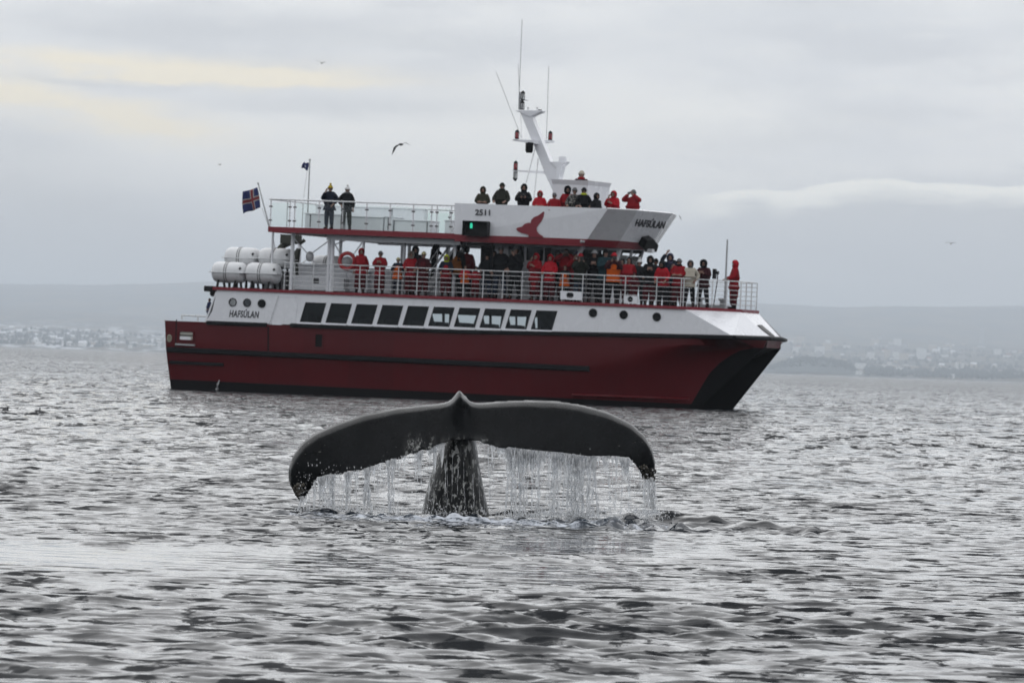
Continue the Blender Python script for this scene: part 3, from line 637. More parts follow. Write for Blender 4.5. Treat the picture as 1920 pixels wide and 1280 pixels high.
for (xc, n_, sx) in [(600, 6, 8), (622, 9, 3), (655, 5, 7), (690, 8, 4), (735, 6, 3), (962, 9, 5), (975, 6, 10), (1003, 4, 6), (1040, 8, 4), (1078, 16, 7), (1085, 8, 12), (1112, 8, 3)]:   # thicker curtains
    for i in range(n_):
        X = xc + R2.gauss(0, sx); strand(X, trail_at(X) - 2, 974 + R2.uniform(-8, 6), WD - .22, R2.uniform(.006, .021), R2.gauss(1, 6))
for i in range(30): strand(1218 + R2.gauss(0, 5), 898 + R2.uniform(-4, 6), 962 + R2.uniform(-8, 6), WD - .1, R2.uniform(.005, .014), R2.uniform(-12, 16))   # off the right tip
for i in range(12): strand(567 + R2.gauss(0, 4), 930, 972 + R2.uniform(-6, 4), WD - .15, R2.uniform(.003, .008), R2.uniform(-24, 6))
for i in range(120):                                              # scalloped film still clinging under the edge
    X = R2.choice([R2.uniform(590, 830), R2.uniform(930, 1195), R2.gauss(985, 30), R2.gauss(1075, 30)]); y0 = trail_at(X); w = R2.uniform(2.5, 9); h = R2.choice([R2.uniform(6, 20), R2.uniform(15, 55)])
    fall.add([at(X - w, y0 - 2, WD - .22), at(X + w, y0 - 2, WD - .22), at(X + w * .5, y0 + h * .55, WD - .23), at(X + R2.uniform(-2, 2), y0 + h, WD - .24), at(X - w * .5, y0 + h * .6, WD - .23),
              at(X - w, y0 - 2, WD - .20), at(X + w, y0 - 2, WD - .20), at(X + w * .5, y0 + h * .55, WD - .21), at(X, y0 + h, WD - .23), at(X - w * .5, y0 + h * .6, WD - .21)],
             [(0, 1, 2, 3, 4), (9, 8, 7, 6, 5), (0, 5, 6, 1), (1, 6, 7, 2), (2, 7, 8, 3), (3, 8, 9, 4), (4, 9, 5, 0)], True)
for i in range(9): strand(R2.uniform(800, 905), R2.uniform(845, 900), R2.uniform(930, 970), WD - .13, R2.uniform(.002, .005), R2.uniform(-3, 3))
for xc, n_ in [(600, 130), (650, 110), (700, 130), (760, 90), (830, 60), (960, 70), (1010, 90), (1040, 110), (1085, 160), (1130, 70), (1215, 170), (560, 60), (880, 50)]: spray(xc, 964, WD - .4, n_ * 2, 24, 8, .0015, .008)
for i in range(1100): spray(R2.choice([R2.uniform(560, 815), R2.uniform(920, 1235)]), R2.uniform(870, 970), WD - .4, 1, 3, 6, .0015, .006)
for i in range(2600):                                             # fine mist of droplets
    X = R2.choice([R2.uniform(560, 820), R2.uniform(920, 1240), R2.gauss(1080, 35), R2.gauss(610, 25)]); Y = 975 - abs(R2.gauss(0, 32)); drops.ball(at(X, Y, WD - .35 + R2.gauss(0, .15)), R2.uniform(.001, .003), (1, 1, R2.uniform(1, 2.4)), 4, 3)
fo = fall.build('falling_water', m_fall); tag(fo, 'streams of water falling from the trailing edge of the whale flukes', kind='stuff')
do = drops.build('spray_drops', m_fall); tag(do, 'spray and drops under the dripping whale flukes', kind='stuff')
# broken lather thrown up where the water lands
m_lather = mat('lather', (0.44, 0.46, 0.50), 0.35, var=0.15, scale=30, spec=0.5, trans=0.25)
lb = MB(); lb.cs = True
def lather(X, Y, sx, sy, n_, rr_=(.005, .018)):
    for i in range(n_):
        X_ = X + R2.gauss(0, sx); Y_ = Y + R2.gauss(0, sy); d = CAM_H * FPX / max(Y_ - horizon(X_), 50)
        c_ = at(X_, Y_, d); r_ = R2.uniform(*rr_); lb.ball((c_[0], c_[1], c_[2] + r_ * .25), r_, (R2.uniform(1, 2.6), 1, R2.uniform(.35, .8)), 7, 4)
for a in [(600, 970, 30, 4, 70), (680, 970, 40, 4, 90), (760, 976, 40, 4, 46), (830, 982, 40, 3, 40), (900, 978, 40, 4, 30), (1000, 980, 40, 4, 40), (1000, 972, 40, 4, 60), (1080, 971, 30, 5, 130), (1150, 969, 40, 4, 70), (1215, 964, 18, 3, 40)]: lather(*a)
lo_ = lb.build('sea_foam', m_lather); tag(lo_, 'pale foam on the water where the flukes drip', kind='stuff')
# ------------------------------------------------------------------ whale watching boat
M = dict(
    red=mat('hull_red', (0.074, 0.0026, 0.0055), 0.34, spec=0.22, var=0.10, scale=0.7, grime=0.08, streak=True, bump=0.03, plates=0.16, gcol=(0.11, 0.06, 0.055)),
    trim=mat('trim_red', (0.19, 0.018, 0.028), 0.35, spec=0.3, var=0.1, scale=2, grime=0.15),
    black=mat('antifouling_black', (0.006, 0.006, 0.007), 0.5, spec=0.12, var=0.3, scale=1.5),
    rub=mat('rubber_black', (0.007, 0.008, 0.010), 0.55, spec=0.15, var=0.25, scale=3),
    white=mat('paint_white', (0.74, 0.75, 0.78), 0.24, coat=0.35, var=0.03, scale=0.8, grime=0.07, streak=True, bump=0.03),
    grey=mat('grey_and_facet_shade', (0.56, 0.565, 0.58), 0.3, coat=0.3, var=0.04, scale=1),  # grey fittings, and the overhanging bulwark facets with their shade put into the colour
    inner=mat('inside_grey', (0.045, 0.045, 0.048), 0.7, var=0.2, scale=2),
    deck=mat('deck_grey', (0.20, 0.21, 0.22), 0.7, var=0.15, scale=3, grime=0.2),
    steel=mat('rail_steel', (0.62, 0.63, 0.64), 0.3, metal=0.35, var=0.08, scale=5),
    dark=mat('frame_dark', (0.008, 0.008, 0.01), 0.4, spec=0.2, var=0.2, scale=5),
    blk=mat('box_black', (0.005, 0.005, 0.006), 0.45, spec=0.2, var=0.3, scale=5),
    text=mat('lettering_dark', (0.012, 0.014, 0.02), 0.4, var=0.1),
    emblem=mat('emblem_red', (0.20, 0.022, 0.034), 0.35, spec=0.3, var=0.06),
    raft=mat('canister_white', (0.66, 0.67, 0.68), 0.38, coat=0.1, var=0.05, scale=3, grime=0.28),
    strap=mat('strap_grey', (0.11, 0.11, 0.11), 0.7, var=0.2), olive=mat('crane_green', (0.030, 0.033, 0.022), 0.6, var=0.3, scale=4, grime=0.2),
    ring=mat('lifebuoy_red', (0.40, 0.025, 0.028), 0.5, var=0.1), tape=mat('reflective_tape', (0.62, 0.62, 0.6), 0.4),
    lampr=mat('lens_red', (0.30, 0.02, 0.03), 0.15, var=0.1, coat=0.5), lampw=mat('lens_clear', (0.75, 0.77, 0.78), 0.08, var=0.05, trans=0.6),
    galv=mat('galvanised', (0.36, 0.37, 0.38), 0.5, metal=0.4, var=0.2, scale=8),
    pane=glass_mat('cabin_glass', (0.86, 0.89, 0.89), 0.0, ior=1.25), clear=glass_mat('rail_glass', (0.95, 0.98, 0.966), 0.01, ior=1.22), port=glass_mat('port_glass', (0.10, 0.115, 0.14), 0.0, ior=1.3),
)
me_ = bpy.data.materials.new('green_lamp'); me_.use_nodes = True; e_ = me_.node_tree.nodes['Principled BSDF']; e_.inputs['Base Color'].default_value = (0.02, 0.4, 0.25, 1); e_.inputs['Emission Color'].default_value = (0.05, 0.9, 0.55, 1); e_.inputs['Emission Strength'].default_value = 0.6; M['green'] = me_
boat = empty('whale_watching_boat', mat=boat_m); tag(boat, 'red and white catamaran tour boat with three decks crowded with people', 'boat')
BEAM = 7.0; ZD = 3.93; ZU = 6.33                                  # beam, main deck and top deck heights
def port(p): return (p[0], BEAM - p[1], p[2])
# --- hulls: outer sides with flare, knuckle and raked stems, tunnel between
stem_c = [B(*a) for a in [(1262, 800, .9), (1290, 768, .9), (1303, 745, .9), (1330, 700, .95), (1358, 672, 1.1), (1392, 655, 1.5), (1440, 648.5, 2.5)]]
scz = [p[2] for p in stem_c]; scx = [p[0] for p in stem_c]; scy = [p[1] for p in stem_c]
sheer_b = B(1440, 634, 2.6); sheer_a = B(1375, 632, 0)
def rubz(x): return float(np.interp(x, [0, 11.6, 22.7, 23.4], [2.56, 2.63, 2.87, 2.88]))
levels = [-1.1, -0.5, 0.0, 0.30, 0.42, 0.9, 1.38, 1.52, 1.9, 2.2, 2.4, 2.52]
NX = 46
def y_in(z): return float(np.interp(z, [-1.1, 0, 1.38, 1.5, 2.9], [0.34, 0.20, 0.03, 0.0, 0.0]))
def hull_row(z):
    zz = max(min(z, scz[-1]), scz[0]); xs = float(np.interp(zz, scz, scx)); ys = float(np.interp(zz, scz, scy)); x0 = float(np.interp(z, [-1.1, 0, 1.2, 2.6], [0.25, 0.03, -0.14, -0.26]))
    xc = xs - float(np.interp(z, [-1, 0, 1.5, 2.6], [7.5, 7.0, 4.5, 1.6])); p_ = float(np.interp(z, [-1, 0, 1.5, 2.6], [2.0, 2.0, 1.9, 1.5])); row = []
    for i in range(NX + 1):
        x = x0 + (xs - x0) * (1 - (1 - i / NX) ** 1.15); y = y_in(z) + (ys - y_in(z)) * (max(x - xc, 0) / (xs - xc)) ** p_
        row.append((x, y, z))
    xt = max(21.0 + 2.30 * (z / 2.6), xs + .06); yt = float(np.interp(z, [-1, 0, 2.6], [1.1, 1.15, 2.35]))
    for t_ in (0.35, 0.7, 1.0): row.append((xs + (xt - xs) * t_, ys + (yt - ys) * t_ ** 1.0, z))
    return row
rows_ = [hull_row(z) for z in levels]
top = []                                                          # sheer row follows the rubbing strake and the blunt bow
for i in range(NX + 1):
    x = -0.28 + (sheer_a[0] + 0.28) * (1 - (1 - i / NX) ** 1.15); top.append((x, 0.0, rubz(x)))
for t_ in (0.35, 0.7, 1.0): top.append(tuple(np.array(top[NX]) * (1 - t_) + sheer_b * t_))
rows_.append(top)
hull = MB(); ncol = NX + 4
for mirror in (0, 1):
    vs = [(port(p) if mirror else p) for r_ in rows_ for p in r_]
    o = len(hull.v); hull.v += [tuple(map(float, p)) for p in vs]
    for i in range(len(rows_) - 1):
        for j in range(ncol - 1):
            a = o + i * ncol + j
            hull.f.append([a, a + 1, a + ncol + 1, a + ncol]); hull.mi.append(1 if (i < 3 or (j >= NX and i < len(rows_) - 2)) else 0); hull.smooth.append(True)
    inn = []                                                      # inner side of the hull, facing the tunnel
    for r_ in rows_[:-1]:
        e = r_[-1]; x0 = r_[0][0]
        for t_ in (0, .1, .25, .5, .75, 1): inn.append((x0 + (e[0] - x0) * t_, 2.1 + (e[1] - 2.1) * max(t_ - .5, 0) ** 1.5 / .3536, e[2]))
    inn = [(port(p) if mirror else p) for p in inn]; o = len(hull.v); hull.v += [tuple(map(float, p)) for p in inn]
    for i in range(len(rows_) - 2):
        for j in range(5): a = o + i * 6 + j; hull.f.append([a, a + 1, a + 7, a + 6]); hull.mi.append(1); hull.smooth.append(True)
prof = [(-.2, 1.1), (17.5, 1.15), (20.0, 1.45), (21.6, 1.95), (22.7, 2.35), (sheer_b[0] - .04, 2.56)]
for (xa, za), (xb, zb) in zip(prof[:-1], prof[1:]):
    hull.cm = 1; hull.add([(xa, 1.9, za), (xa, 5.1, za), (xb, 5.1 - (.5 if xb > 22 else 0), zb), (xb, 1.9 + (.5 if xb > 22 else 0), zb)], [(0, 1, 2, 3)])
hull.cm = 0; f0 = tuple(sheer_b); f1 = port(f0); hull.add([(f0[0], f0[1], f0[2]), (f1[0], f1[1], f1[2]), (f1[0] - .04, f1[1], 2.54), (f0[0] - .04, f0[1], 2.54)], [(0, 1, 2, 3)])
tr_ = [r_[0] for r_ in rows_]; hull.add([p for p in tr_] + [port(p) for p in tr_], [(i, i + 1, len(tr_) + i + 1, len(tr_) + i) for i in range(len(tr_) - 1)])
ho_ = hull.build('hull', [M['red'], M['black']], boat)
ho_.data.polygons.foreach_set('use_smooth', [True] * len(ho_.data.polygons))
es = ho_.modifiers.new('edges', 'EDGE_SPLIT'); es.split_angle = math.radians(28)
# --- rubbing strakes
def strake(name, xa, xb, zf, h, dep, y0=lambda z: 0.0, k=24):
    b = MB(); P = [(xa + (xb - xa) * i / k) for i in range(k + 1)]; vs = []
    for x in P:
        z = zf(x); y = y0(z)
        vs += [(x, y - dep, z - h * .3), (x, y - dep, z + h * .3), (x, y + .03, z + h * .5), (x, y + .03, z - h * .5)]
    fs = [(i * 4 + a, i * 4 + (a + 1) % 4, (i + 1) * 4 + (a + 1) % 4, (i + 1) * 4 + a) for i in range(k) for a in range(4)] + [(0, 1, 2, 3), (k * 4 + 3, k * 4 + 2, k * 4 + 1, k * 4)]
    b.add(vs, fs); return b.build(name, M['rub'], boat)
xr1 = B(388, 606)[0]; xr2 = B(500, 609)[0]; xr3 = B(545, 613)[0]
strake('rubbing_strake', xr1, xr2, lambda x: rubz(x) - .02, 0.16, 0.10); strake('rubbing_strake', xr3, sheer_a[0], lambda x: rubz(x) - .0, 0.17, 0.10)
b = MB()
for pa, pb in ((sheer_a, sheer_b), (sheer_b, port(sheer_b)), (port(sheer_b), port(sheer_a))):
    pa, pb = np.array(pa), np.array(pb); d_ = pb - pa; nrm_ = np.array([d_[1], -d_[0], 0]); nrm_ /= np.linalg.norm(nrm_); u_ = np.array([0, 0, .085])
    b.hexa([pa - u_ - nrm_ * .02, pa - u_ * .5 + nrm_ * .1, pa + u_ * .5 + nrm_ * .1, pa + u_ - nrm_ * .02], [pb - u_ - nrm_ * .02, pb - u_ * .5 + nrm_ * .1, pb + u_ * .5 + nrm_ * .1, pb + u_ - nrm_ * .02])
b.build('rubbing_strake', M['rub'], boat)
strake('rubbing_strake', -.1, B(1105, 692)[0], lambda x: 1.45, 0.22, 0.09)
strake('rubbing_strake', -.02, B(418, 680)[0], lambda x: B(330, 679)[2], 0.14, 0.08, y_in)
xk0, xk1 = B(1070, 745)[0], B(1283, 749)[0]
b = MB(); b.hexa([(xk0, .15, .40), (xk0, .08, .42), (xk0, .15, .5)], [(xk1, .62, .44), (xk1, .52, .46), (xk1, .62, .53)]); b.build('spray_rail', M['red'], boat)
# seams, side hatch, drain, stern fairlead
def strip(name, pa, pb, w, m_, dep=.015, y=0.0):
    pa, pb = np.array(pa), np.array(pb); d_ = (pb - pa) / np.linalg.norm(pb - pa); s_ = np.cross(d_, [0, 1., 0]) * w / 2; o_ = np.array([0, -dep, 0])
    b = MB(); b.hexa([pa - s_ + (0, .01, 0), pa + s_ + (0, .01, 0), pa + s_ + o_, pa - s_ + o_], [pb - s_ + (0, .01, 0), pb + s_ + (0, .01, 0), pb + s_ + o_, pb - s_ + o_]); return b.build(name, m_, boat)
strip('hull_seam', B(503, 612), B(503, 658), .05, M['black']); strip('hull_seam', B(331, 599), B(329, 655), .035, M['black'])
def rrect(x0, x1, z0, z1, r, k=4, sh=0.0):
    P = []
    for cx, cz, a0 in ((x1 - r, z1 - r, 0), (x0 + r, z1 - r, 90), (x0 + r, z0 + r, 180), (x1 - r, z0 + r, 270)):
        for i in range(k + 1): a = math.radians(a0 + 90 * i / k); P.append((cx + r * math.cos(a) + sh * (cz + r * math.sin(a) - z0), cz + r * math.sin(a)))
    return P
def fxz(y): return lambda u_, v_, w_: (u_, y + w_, v_)
a_, c_ = B(590, 624), B(606, 653)
b = MB(); b.plate(rrect(a_[0], c_[0], c_[2], a_[2], .05), [rrect(a_[0] + .05, c_[0] - .05, c_[2] + .05, a_[2] - .05, .03)], fxz(-.03), .05); hp = b.build('hull_hatch', M['red'], boat)
b = MB(); b.plate(rrect(a_[0] + .05, c_[0] - .05, c_[2] + .05, a_[2] - .05, .03), [], fxz(-.012), .03); b.build('hatch_panel', M['black'], hp)
a_, c_ = B(336, 619), B(364, 640)
b = MB(); b.plate(rrect(a_[0], c_[0], c_[2], a_[2], .08), [rrect(a_[0] + .05, c_[0] - .05, c_[2] + .05, a_[2] - .05, .05)], fxz(-.05), .07); fl = b.build('mooring_port', M['red'], boat)
b = MB(); b.plate(rrect(a_[0] + .05, c_[0] - .05, c_[2] + .05, a_[2] - .05, .05), [], fxz(-.015), .03); b.build('port_lining', mat('lining_cream', (0.42, 0.41, 0.36), .6), fl)
b = MB(); b.box(a_[0] + .06, c_[0] - .14, -.045, -.018, c_[2] + .05, c_[2] + .17); b.build('painted_daylight', M['white'], fl); b = MB(); b.box(a_[0] + .06, c_[0] - .07, -.04, -.018, c_[2] + .2, c_[2] + .24); b.build('port_bar', M['dark'], fl)  # white block painted in for the daylight beyond the opening
p_ = B(318, 634); b = MB(); b.lathe([(.14, 0), (.15, -.03), (.1, -.035), (.1, 0)], 16, c=(p_[0], -.0, p_[2]), axis='y', sx=.7); b.lathe([(.1, -.02), (.0, -.02)], 16, c=(p_[0], 0, p_[2]), axis='y', sx=.7); b.build('stern_fairlead', mat('bronze', (.30, .29, .22), .5), boat)
strip('step_bar', B(330, 645), B(366, 647), .06, M['galv'], .09)
b = MB(); p_, q_ = B(413, 713, .1), B(409, 727, .1); b.tube([p_ + (0, -.1, 0), (p_ + q_) / 2 + (.03, -.22, 0), q_ + (0, -.12, -.05)], [.035, .05, .07], 7); b.build('drain_water', m_fall, boat)
# stern deck and guard rail
b = MB(); b.box(-.25, 2.3, .04, 6.96, 2.40, 2.52); b.build('stern_deck', M['deck'], boat)
b = MB(); pr = B(341, 591, .25); b.tube([pr, (B(341, 599, .25))], .03, 6); b.tube([pr, B(388, 593, .25)], .03, 6); b.tube([B(371, 592, .25), B(371, 602, .25)], .03, 6); b.tube([pr, port(pr)], .03, 6); b.build('stern_rail', M['steel'], boat)
# --- white superstructure side, with real openings
def px2(X, Y, y): q_ = B(X, Y, y); return (q_[0], q_[2])
YS = 0.04
side_out = [px2(*a, YS) for a in [(386, 604.5), (398, 583), (407, 547), (700, 555), (1000, 566), (1282, 577.5), (1374, 631), (1100, 627), (850, 620), (600, 612)]]
side_out = [(p[0], p[1] if i in (1, 2, 3, 4, 5) else rubz(p[0]) + .03) for i, p in enumerate(side_out)]
side_out = [(p[0], ZD - .06 if i in (2, 3, 4, 5) else p[1]) for i, p in enumerate(side_out)]
wins = []
for i in range(10):
    dx = 48.15 * i; dy = 1.66 * i
    wins.append([px2(*a, YS) for a in [(573 + dx, 566.5 + dy), (612 + dx, 568 + dy), (601.5 + dx, 605.0 + dy * .93), (562 + dx, 603.2 + dy * .93)]])
ports = [(436.5, 566.5), (463.5, 567.5), (491, 569), (1112, 586.5), (1169.5, 590), (1231.5, 594)]
def circ(c, r, k=24): return [(c[0] + r * math.cos(2 * math.pi * i / k), c[1] + r * math.sin(2 * math.pi * i / k)) for i in range(k)]
pc = [px2(*a, YS) for a in ports]
b = MB(); b.plate(side_out, wins + [circ(c, .165) for c in pc], fxz(YS), .09); b.build('cabin_side', M['white'], boat)
for i, w_ in enumerate(wins):
    cx, cz = sum(p[0] for p in w_) / 4, sum(p[1] for p in w_) / 4; inn = [(cx + (p[0] - cx) * .955, cz + (p[1] - cz) * .955) for p in w_]
    b = MB(); b.plate(w_, [inn], fxz(YS - .012), .06); fr = b.build('window', M['dark'], boat)
    b = MB(); b.plate(inn, [], fxz(YS + .02), .012); b.build('pane', M['pane'], fr)
    b = MB(); zz = min(p[1] for p in w_); xl_ = min(p[0] for p in w_); b.box(xl_ - .1, xl_ + .86, YS - .06, YS + .0, zz - .10, zz - .03); b.build('window_sill', M['white'], boat)
for i, c in enumerate(pc):
    b = MB(); b.lathe([(.165, .0), (.165, -.03), (.135, -.03), (.135, .0)], 24, c=(c[0], YS, c[1]), axis='y', caps=False); fr = b.build('porthole', M['dark'], boat)
    b = MB(); b.plate(circ(c, .136), [], fxz(YS + .01), .012); b.build('pane', [glass_mat('pale_pane', (.9, .9, .9), .05), glass_mat('grey_pane', (.45, .46, .48), .05)][i] if i < 2 else M['port'], fr)
    if i < 2: b = MB(); b.plate(circ(c, .16), [], fxz(YS + .05), .01); b.build('blind', mat('blind_pale' if i == 0 else 'blind_grey', (.85, .85, .83) if i == 0 else (.33, .33, .34), .7), fr)
# side door with raised frame
dp = [px2(*a, YS) for a in [(523, 554.5), (560, 556), (553, 612), (505, 609.5)]]; cx, cz = sum(p[0] for p in dp) / 4, sum(p[1] for p in dp) / 4
b = MB(); b.plate(dp, [[(cx + (p[0] - cx) * .93, cz + (p[1] - cz) * .95) for p in dp]], fxz(YS - .018), .025); dr = b.build('side_door', M['white'], boat); strip('door_seam', (dp[0][0] + .0, YS, dp[0][1]), (dp[3][0] + .0, YS, dp[3][1]), .03, M['dark'], .01)
# chamfered bow above the strake
t0, t1 = B(1282, 577.5, YS), B(1390, 588, 2.4); b0, b1 = B(1374, 631, YS), B(1440, 632, 2.6)
for p in (t0, t1): p[2] = ZD - .06
b0[2] = rubz(b0[0]) + .04; b1[2] = rubz(b1[0]) + .04
def quad_panel(name, q4, m_, th=.06, par=boat):
    q4 = [np.array(p, float) for p in q4]; n_ = np.cross(q4[1] - q4[0], q4[3] - q4[0]); n_ /= np.linalg.norm(n_)
    b = MB(); b.hexa(q4, [p + n_ * th for p in q4]); return b.build(name, m_, par)
quad_panel('bow_panel', [t0, t1, b1, b0], M['white']); quad_panel('bow_panel', [t1, port(t1), port(b1), b1], M['white']); quad_panel('bow_panel', [port(t1), port(t0), port(b0), b0 * (1, -1, 1) + (0, 7, 0)], M['white'])
def on_front(X, Y):                                               # point on the sloping front face
    n_ = np.cross(np.array(port(t1)) - t1, b1 - t1); r_ = BM.T @ ray(X, Y); o_ = BM.T @ (CP - BO); return o_ + r_ * (np.dot(t1 - o_, n_) / np.dot(r_, n_))
hs = [on_front(*a) for a in [(1420, 610), (1427, 609.5), (1436, 617), (1452, 630.5), (1444, 629.5), (1430, 619.5)]]
b = MB(); b.prism([p + (.02, 0, .02) for p in hs], (-.06, 0, -.04)); b.build('anchor_slot', M['dark'], boat)
quad_panel('cabin_back', [B(386, 604, .06), B(407, 547, .06), port(B(407, 547, .06)), port(B(386, 604, .06))], M['white'])
pw = []                                                           # port side wall, open where the photograph looks right through the saloon
for L in ([(809, 588), (829, 588.5), (829, 610.5), (815, 610)], [(833, 588.7), (842.5, 589), (841, 611), (833, 610.7)], [(857, 590), (893, 591.5), (886, 612.5), (862, 611.5)], [(905, 591.5), (917, 592), (917, 612.8), (909, 612.5)], [(921, 592), (940, 593), (937, 613.5), (921, 613)],
          [(953, 593), (966, 593.5), (966, 614), (957, 613.7)], [(969, 593.6), (987, 594), (984, 614.6), (969, 614)], [(1001, 594.5), (1007.5, 595), (1007.5, 615), (1003, 615)]): pw.append([px2(*a, BEAM - .12) for a in L])
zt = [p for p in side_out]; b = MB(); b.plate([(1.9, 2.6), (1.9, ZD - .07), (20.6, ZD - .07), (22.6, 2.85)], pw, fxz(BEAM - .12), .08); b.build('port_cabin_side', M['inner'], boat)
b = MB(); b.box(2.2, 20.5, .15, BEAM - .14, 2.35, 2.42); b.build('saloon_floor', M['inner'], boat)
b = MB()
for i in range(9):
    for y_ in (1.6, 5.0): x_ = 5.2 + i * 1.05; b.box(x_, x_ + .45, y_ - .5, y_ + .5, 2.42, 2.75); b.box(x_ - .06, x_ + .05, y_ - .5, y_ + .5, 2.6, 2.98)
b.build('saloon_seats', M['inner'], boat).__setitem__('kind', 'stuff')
# --- main deck with red edge
mdk = [(1.75, 0.02), (t0[0], 0.02), (t1[0], 2.4), (t1[0], 4.6), (t0[0], 6.98), (1.75, 6.98)]
b = MB(); b.plate(mdk, [], lambda u_, v_, w_: (u_, v_, ZD - .045 + w_), .04); b.build('main_deck', M['deck'], boat)
b = MB(); ed = mdk; inn = [(x + (0.05 if x < 5 else -.05), 3.5 + (y - 3.5) * .985) for x, y in mdk]; out = [(x + (-.06 if x < 5 else .05), 3.5 + (y - 3.5) * 1.014) for x, y in mdk]
b.plate(out, [inn], lambda u_, v_, w_: (u_, v_, ZD - .10 + w_), .115); b.build('deck_edge', M['trim'], boat)
# --- guard rails of the main deck
rail_g = empty('guard_rail', parent=boat)
path = [(B(531, 500)[0], .09), (t0[0] - .05, .09), (t1[0] - .06, 2.42), (t1[0] - .06, 4.58), (t0[0] - .05, 6.91), (4.2, 6.91)]
zr = [ZD + .19, ZD + .365, ZD + .54, ZD + .715, ZD + .89, ZD + 1.06]
for (xa, ya), (xb, yb) in zip(path[:-1], path[1:]):
    for k_, z in enumerate(zr): b = MB(); b.tube([(xa, ya, z), (xb, yb, z)], .022 if k_ == 5 else .012, 6); b.build('rail', M['steel'], rail_g)
pm = MB(); pm.tube([(0, 0, 0), (0, 0, 1.06)], .020, 6); pm_me = pm.mesh('post', M['steel'])
def post_at(x, y): o = link('post', pm_me, rail_g); o.location = (x, y, ZD)
for X in [531, 549, 584.5, 622, 672, 709, 744.5, 780, 816, 867, 904, 941, 977, 1014, 1053, 1091, 1131, 1171, 1230, 1276]: post_at(B(X, 540)[0], .09)
for (xa, ya), (xb, yb), k_ in ((path[1], path[2], 4), (path[2], path[3], 3), (path[3], path[4], 4)):
    for i in range(k_): t_ = i / k_; post_at(xa + (xb - xa) * t_, ya + (yb - ya) * t_)
for i in range(12): post_at(path[4][0] - i * 1.45, 6.91)
b = MB(); q_ = [B(1051, 545, .05), B(1091, 547, .05), B(1091, 563, .05), B(1051, 561, .05)]; cxz = px2(1069, 553.5, .05)
b.plate([(p[0], p[2]) for p in q_], [rrect(cxz[0] - .15, cxz[0] + .15, cxz[1] - .1, cxz[1] + .1, .095)], fxz(.02), .10); bb = b.build('bulwark_block', M['white'], boat); b = MB(); b.plate(rrect(cxz[0] - .15, cxz[0] + .15, cxz[1] - .1, cxz[1] + .1, .095), [], fxz(.08), .02); b.build('hawse_hole', M['dark'], bb)
q_ = [B(1170, 554, .05), B(1196, 555, .05), B(1196, 570, .05), B(1170, 568, .05)]; cxz = px2(1182, 561, .05)
b = MB(); b.plate([(p[0], p[2]) for p in q_], [circ(cxz, .11)], fxz(.02), .10); bb = b.build('bulwark_block', M['white'], boat); b = MB(); b.plate(circ(cxz, .11), [], fxz(.08), .02); b.build('hawse_hole', M['dark'], bb)
# bow post, searchlight, windlass
b = MB(); p_ = B(1364, 449, 2.6); b.tube([(p_[0], 2.6, ZD), (p_[0], 2.6, p_[2])], [.045, .03], 8); b.build('bow_mast', M['galv'], boat)
b = MB(); p_ = B(1340, 513, 3.4); b.box(p_[0] - .06, p_[0] + .05, 3.3, 3.5, p_[2] - .2, p_[2] + .18); b.box(p_[0] + .05, p_[0] + .16, 3.34, 3.46, p_[2] - .02, p_[2] + .1); b.tube([(p_[0] + .12, 3.4, p_[2]), (p_[0] + .12, 3.4, p_[2] - .25), (p_[0], 3.4, ZD)], .02, 6); b.build('searchlight', M['blk'], boat)
b = MB(); p_ = B(1335, 583, 3.5); b.box(p_[0] - .9, p_[0] + .6, 3.1, 3.9, ZD, ZD + .14); b.lathe([(.12, ZD + .14), (.1, ZD + .3), (.17, ZD + .36), (.17, ZD + .42)], 12, c=(p_[0] - .5, 3.5, 0)); b.lathe([(.12, ZD + .14), (.1, ZD + .3), (.17, ZD + .36), (.17, ZD + .42)], 12, c=(p_[0] + .4, 3.5, 0)); b.build('windlass', M['galv'], boat)
# --- deck lockers and casings on the main deck
def locker(name, X0, X1, Y0, y0, y1, vent=False, latch=None, zb=ZD, m_='white'):
    a_, c_ = B(X0, Y0, y0), B(X1, Y0 + (X1 - X0) * .035, y0); z1 = (a_[2] + c_[2]) / 2
    b = MB(); b.box(a_[0], c_[0], y0, y1, zb + .05, z1 - .03); o = b.build(name, M[m_], boat, .03)
    b = MB(); b.box(a_[0] - .03, c_[0] + .03, y0 - .03, y1 + .03, z1 - .03, z1 + .02); b.build('lid', M[m_], o, .012)
    b = MB(); b.box(a_[0] + .08, c_[0] - .08, y0 + .05, y1 - .05, zb, zb + .05); b.build('plinth', M['inner'], o)
    if vent: q_ = B(*vent, y0); b = MB(); b.box(q_[0] - .13, q_[0] + .13, y0 - .015, y0 + .01, q_[2] - .1, q_[2] + .1); b.build('vent', M['inner'], o)
    if latch: q_ = B(latch, (Y0 + 12), y0); b = MB(); b.box(q_[0] - .012, q_[0] + .012, y0 - .025, y0 + .01, q_[2] - .28, q_[2] + .2); b.build('latch', M['dark'], o)
    return o
locker('deck_locker', 552, 648, 517, 1.5, 2.6, (592, 526.5), 646); locker('deck_locker', 560, 650, 496, 2.65, 3.4); locker('deck_locker', 652, 690, 508, 1.9, 3.0); locker('deck_locker', 692, 735, 505, 2.2, 3.4); locker('deck_locker', 738, 800, 507, 2.4, 3.5); locker('deck_locker', 802, 846, 508, 1.9, 3.2)
locker('deck_locker', 846, 908, 520, 2.6, 3.8)
b = MB(); q_ = B(508, 527, 2.2); b.box(q_[0] - .3, q_[0] + .75, 2.0, 2.9, ZD, ZD + .78); b.build('machinery_casing', M['galv'], boat, .03)
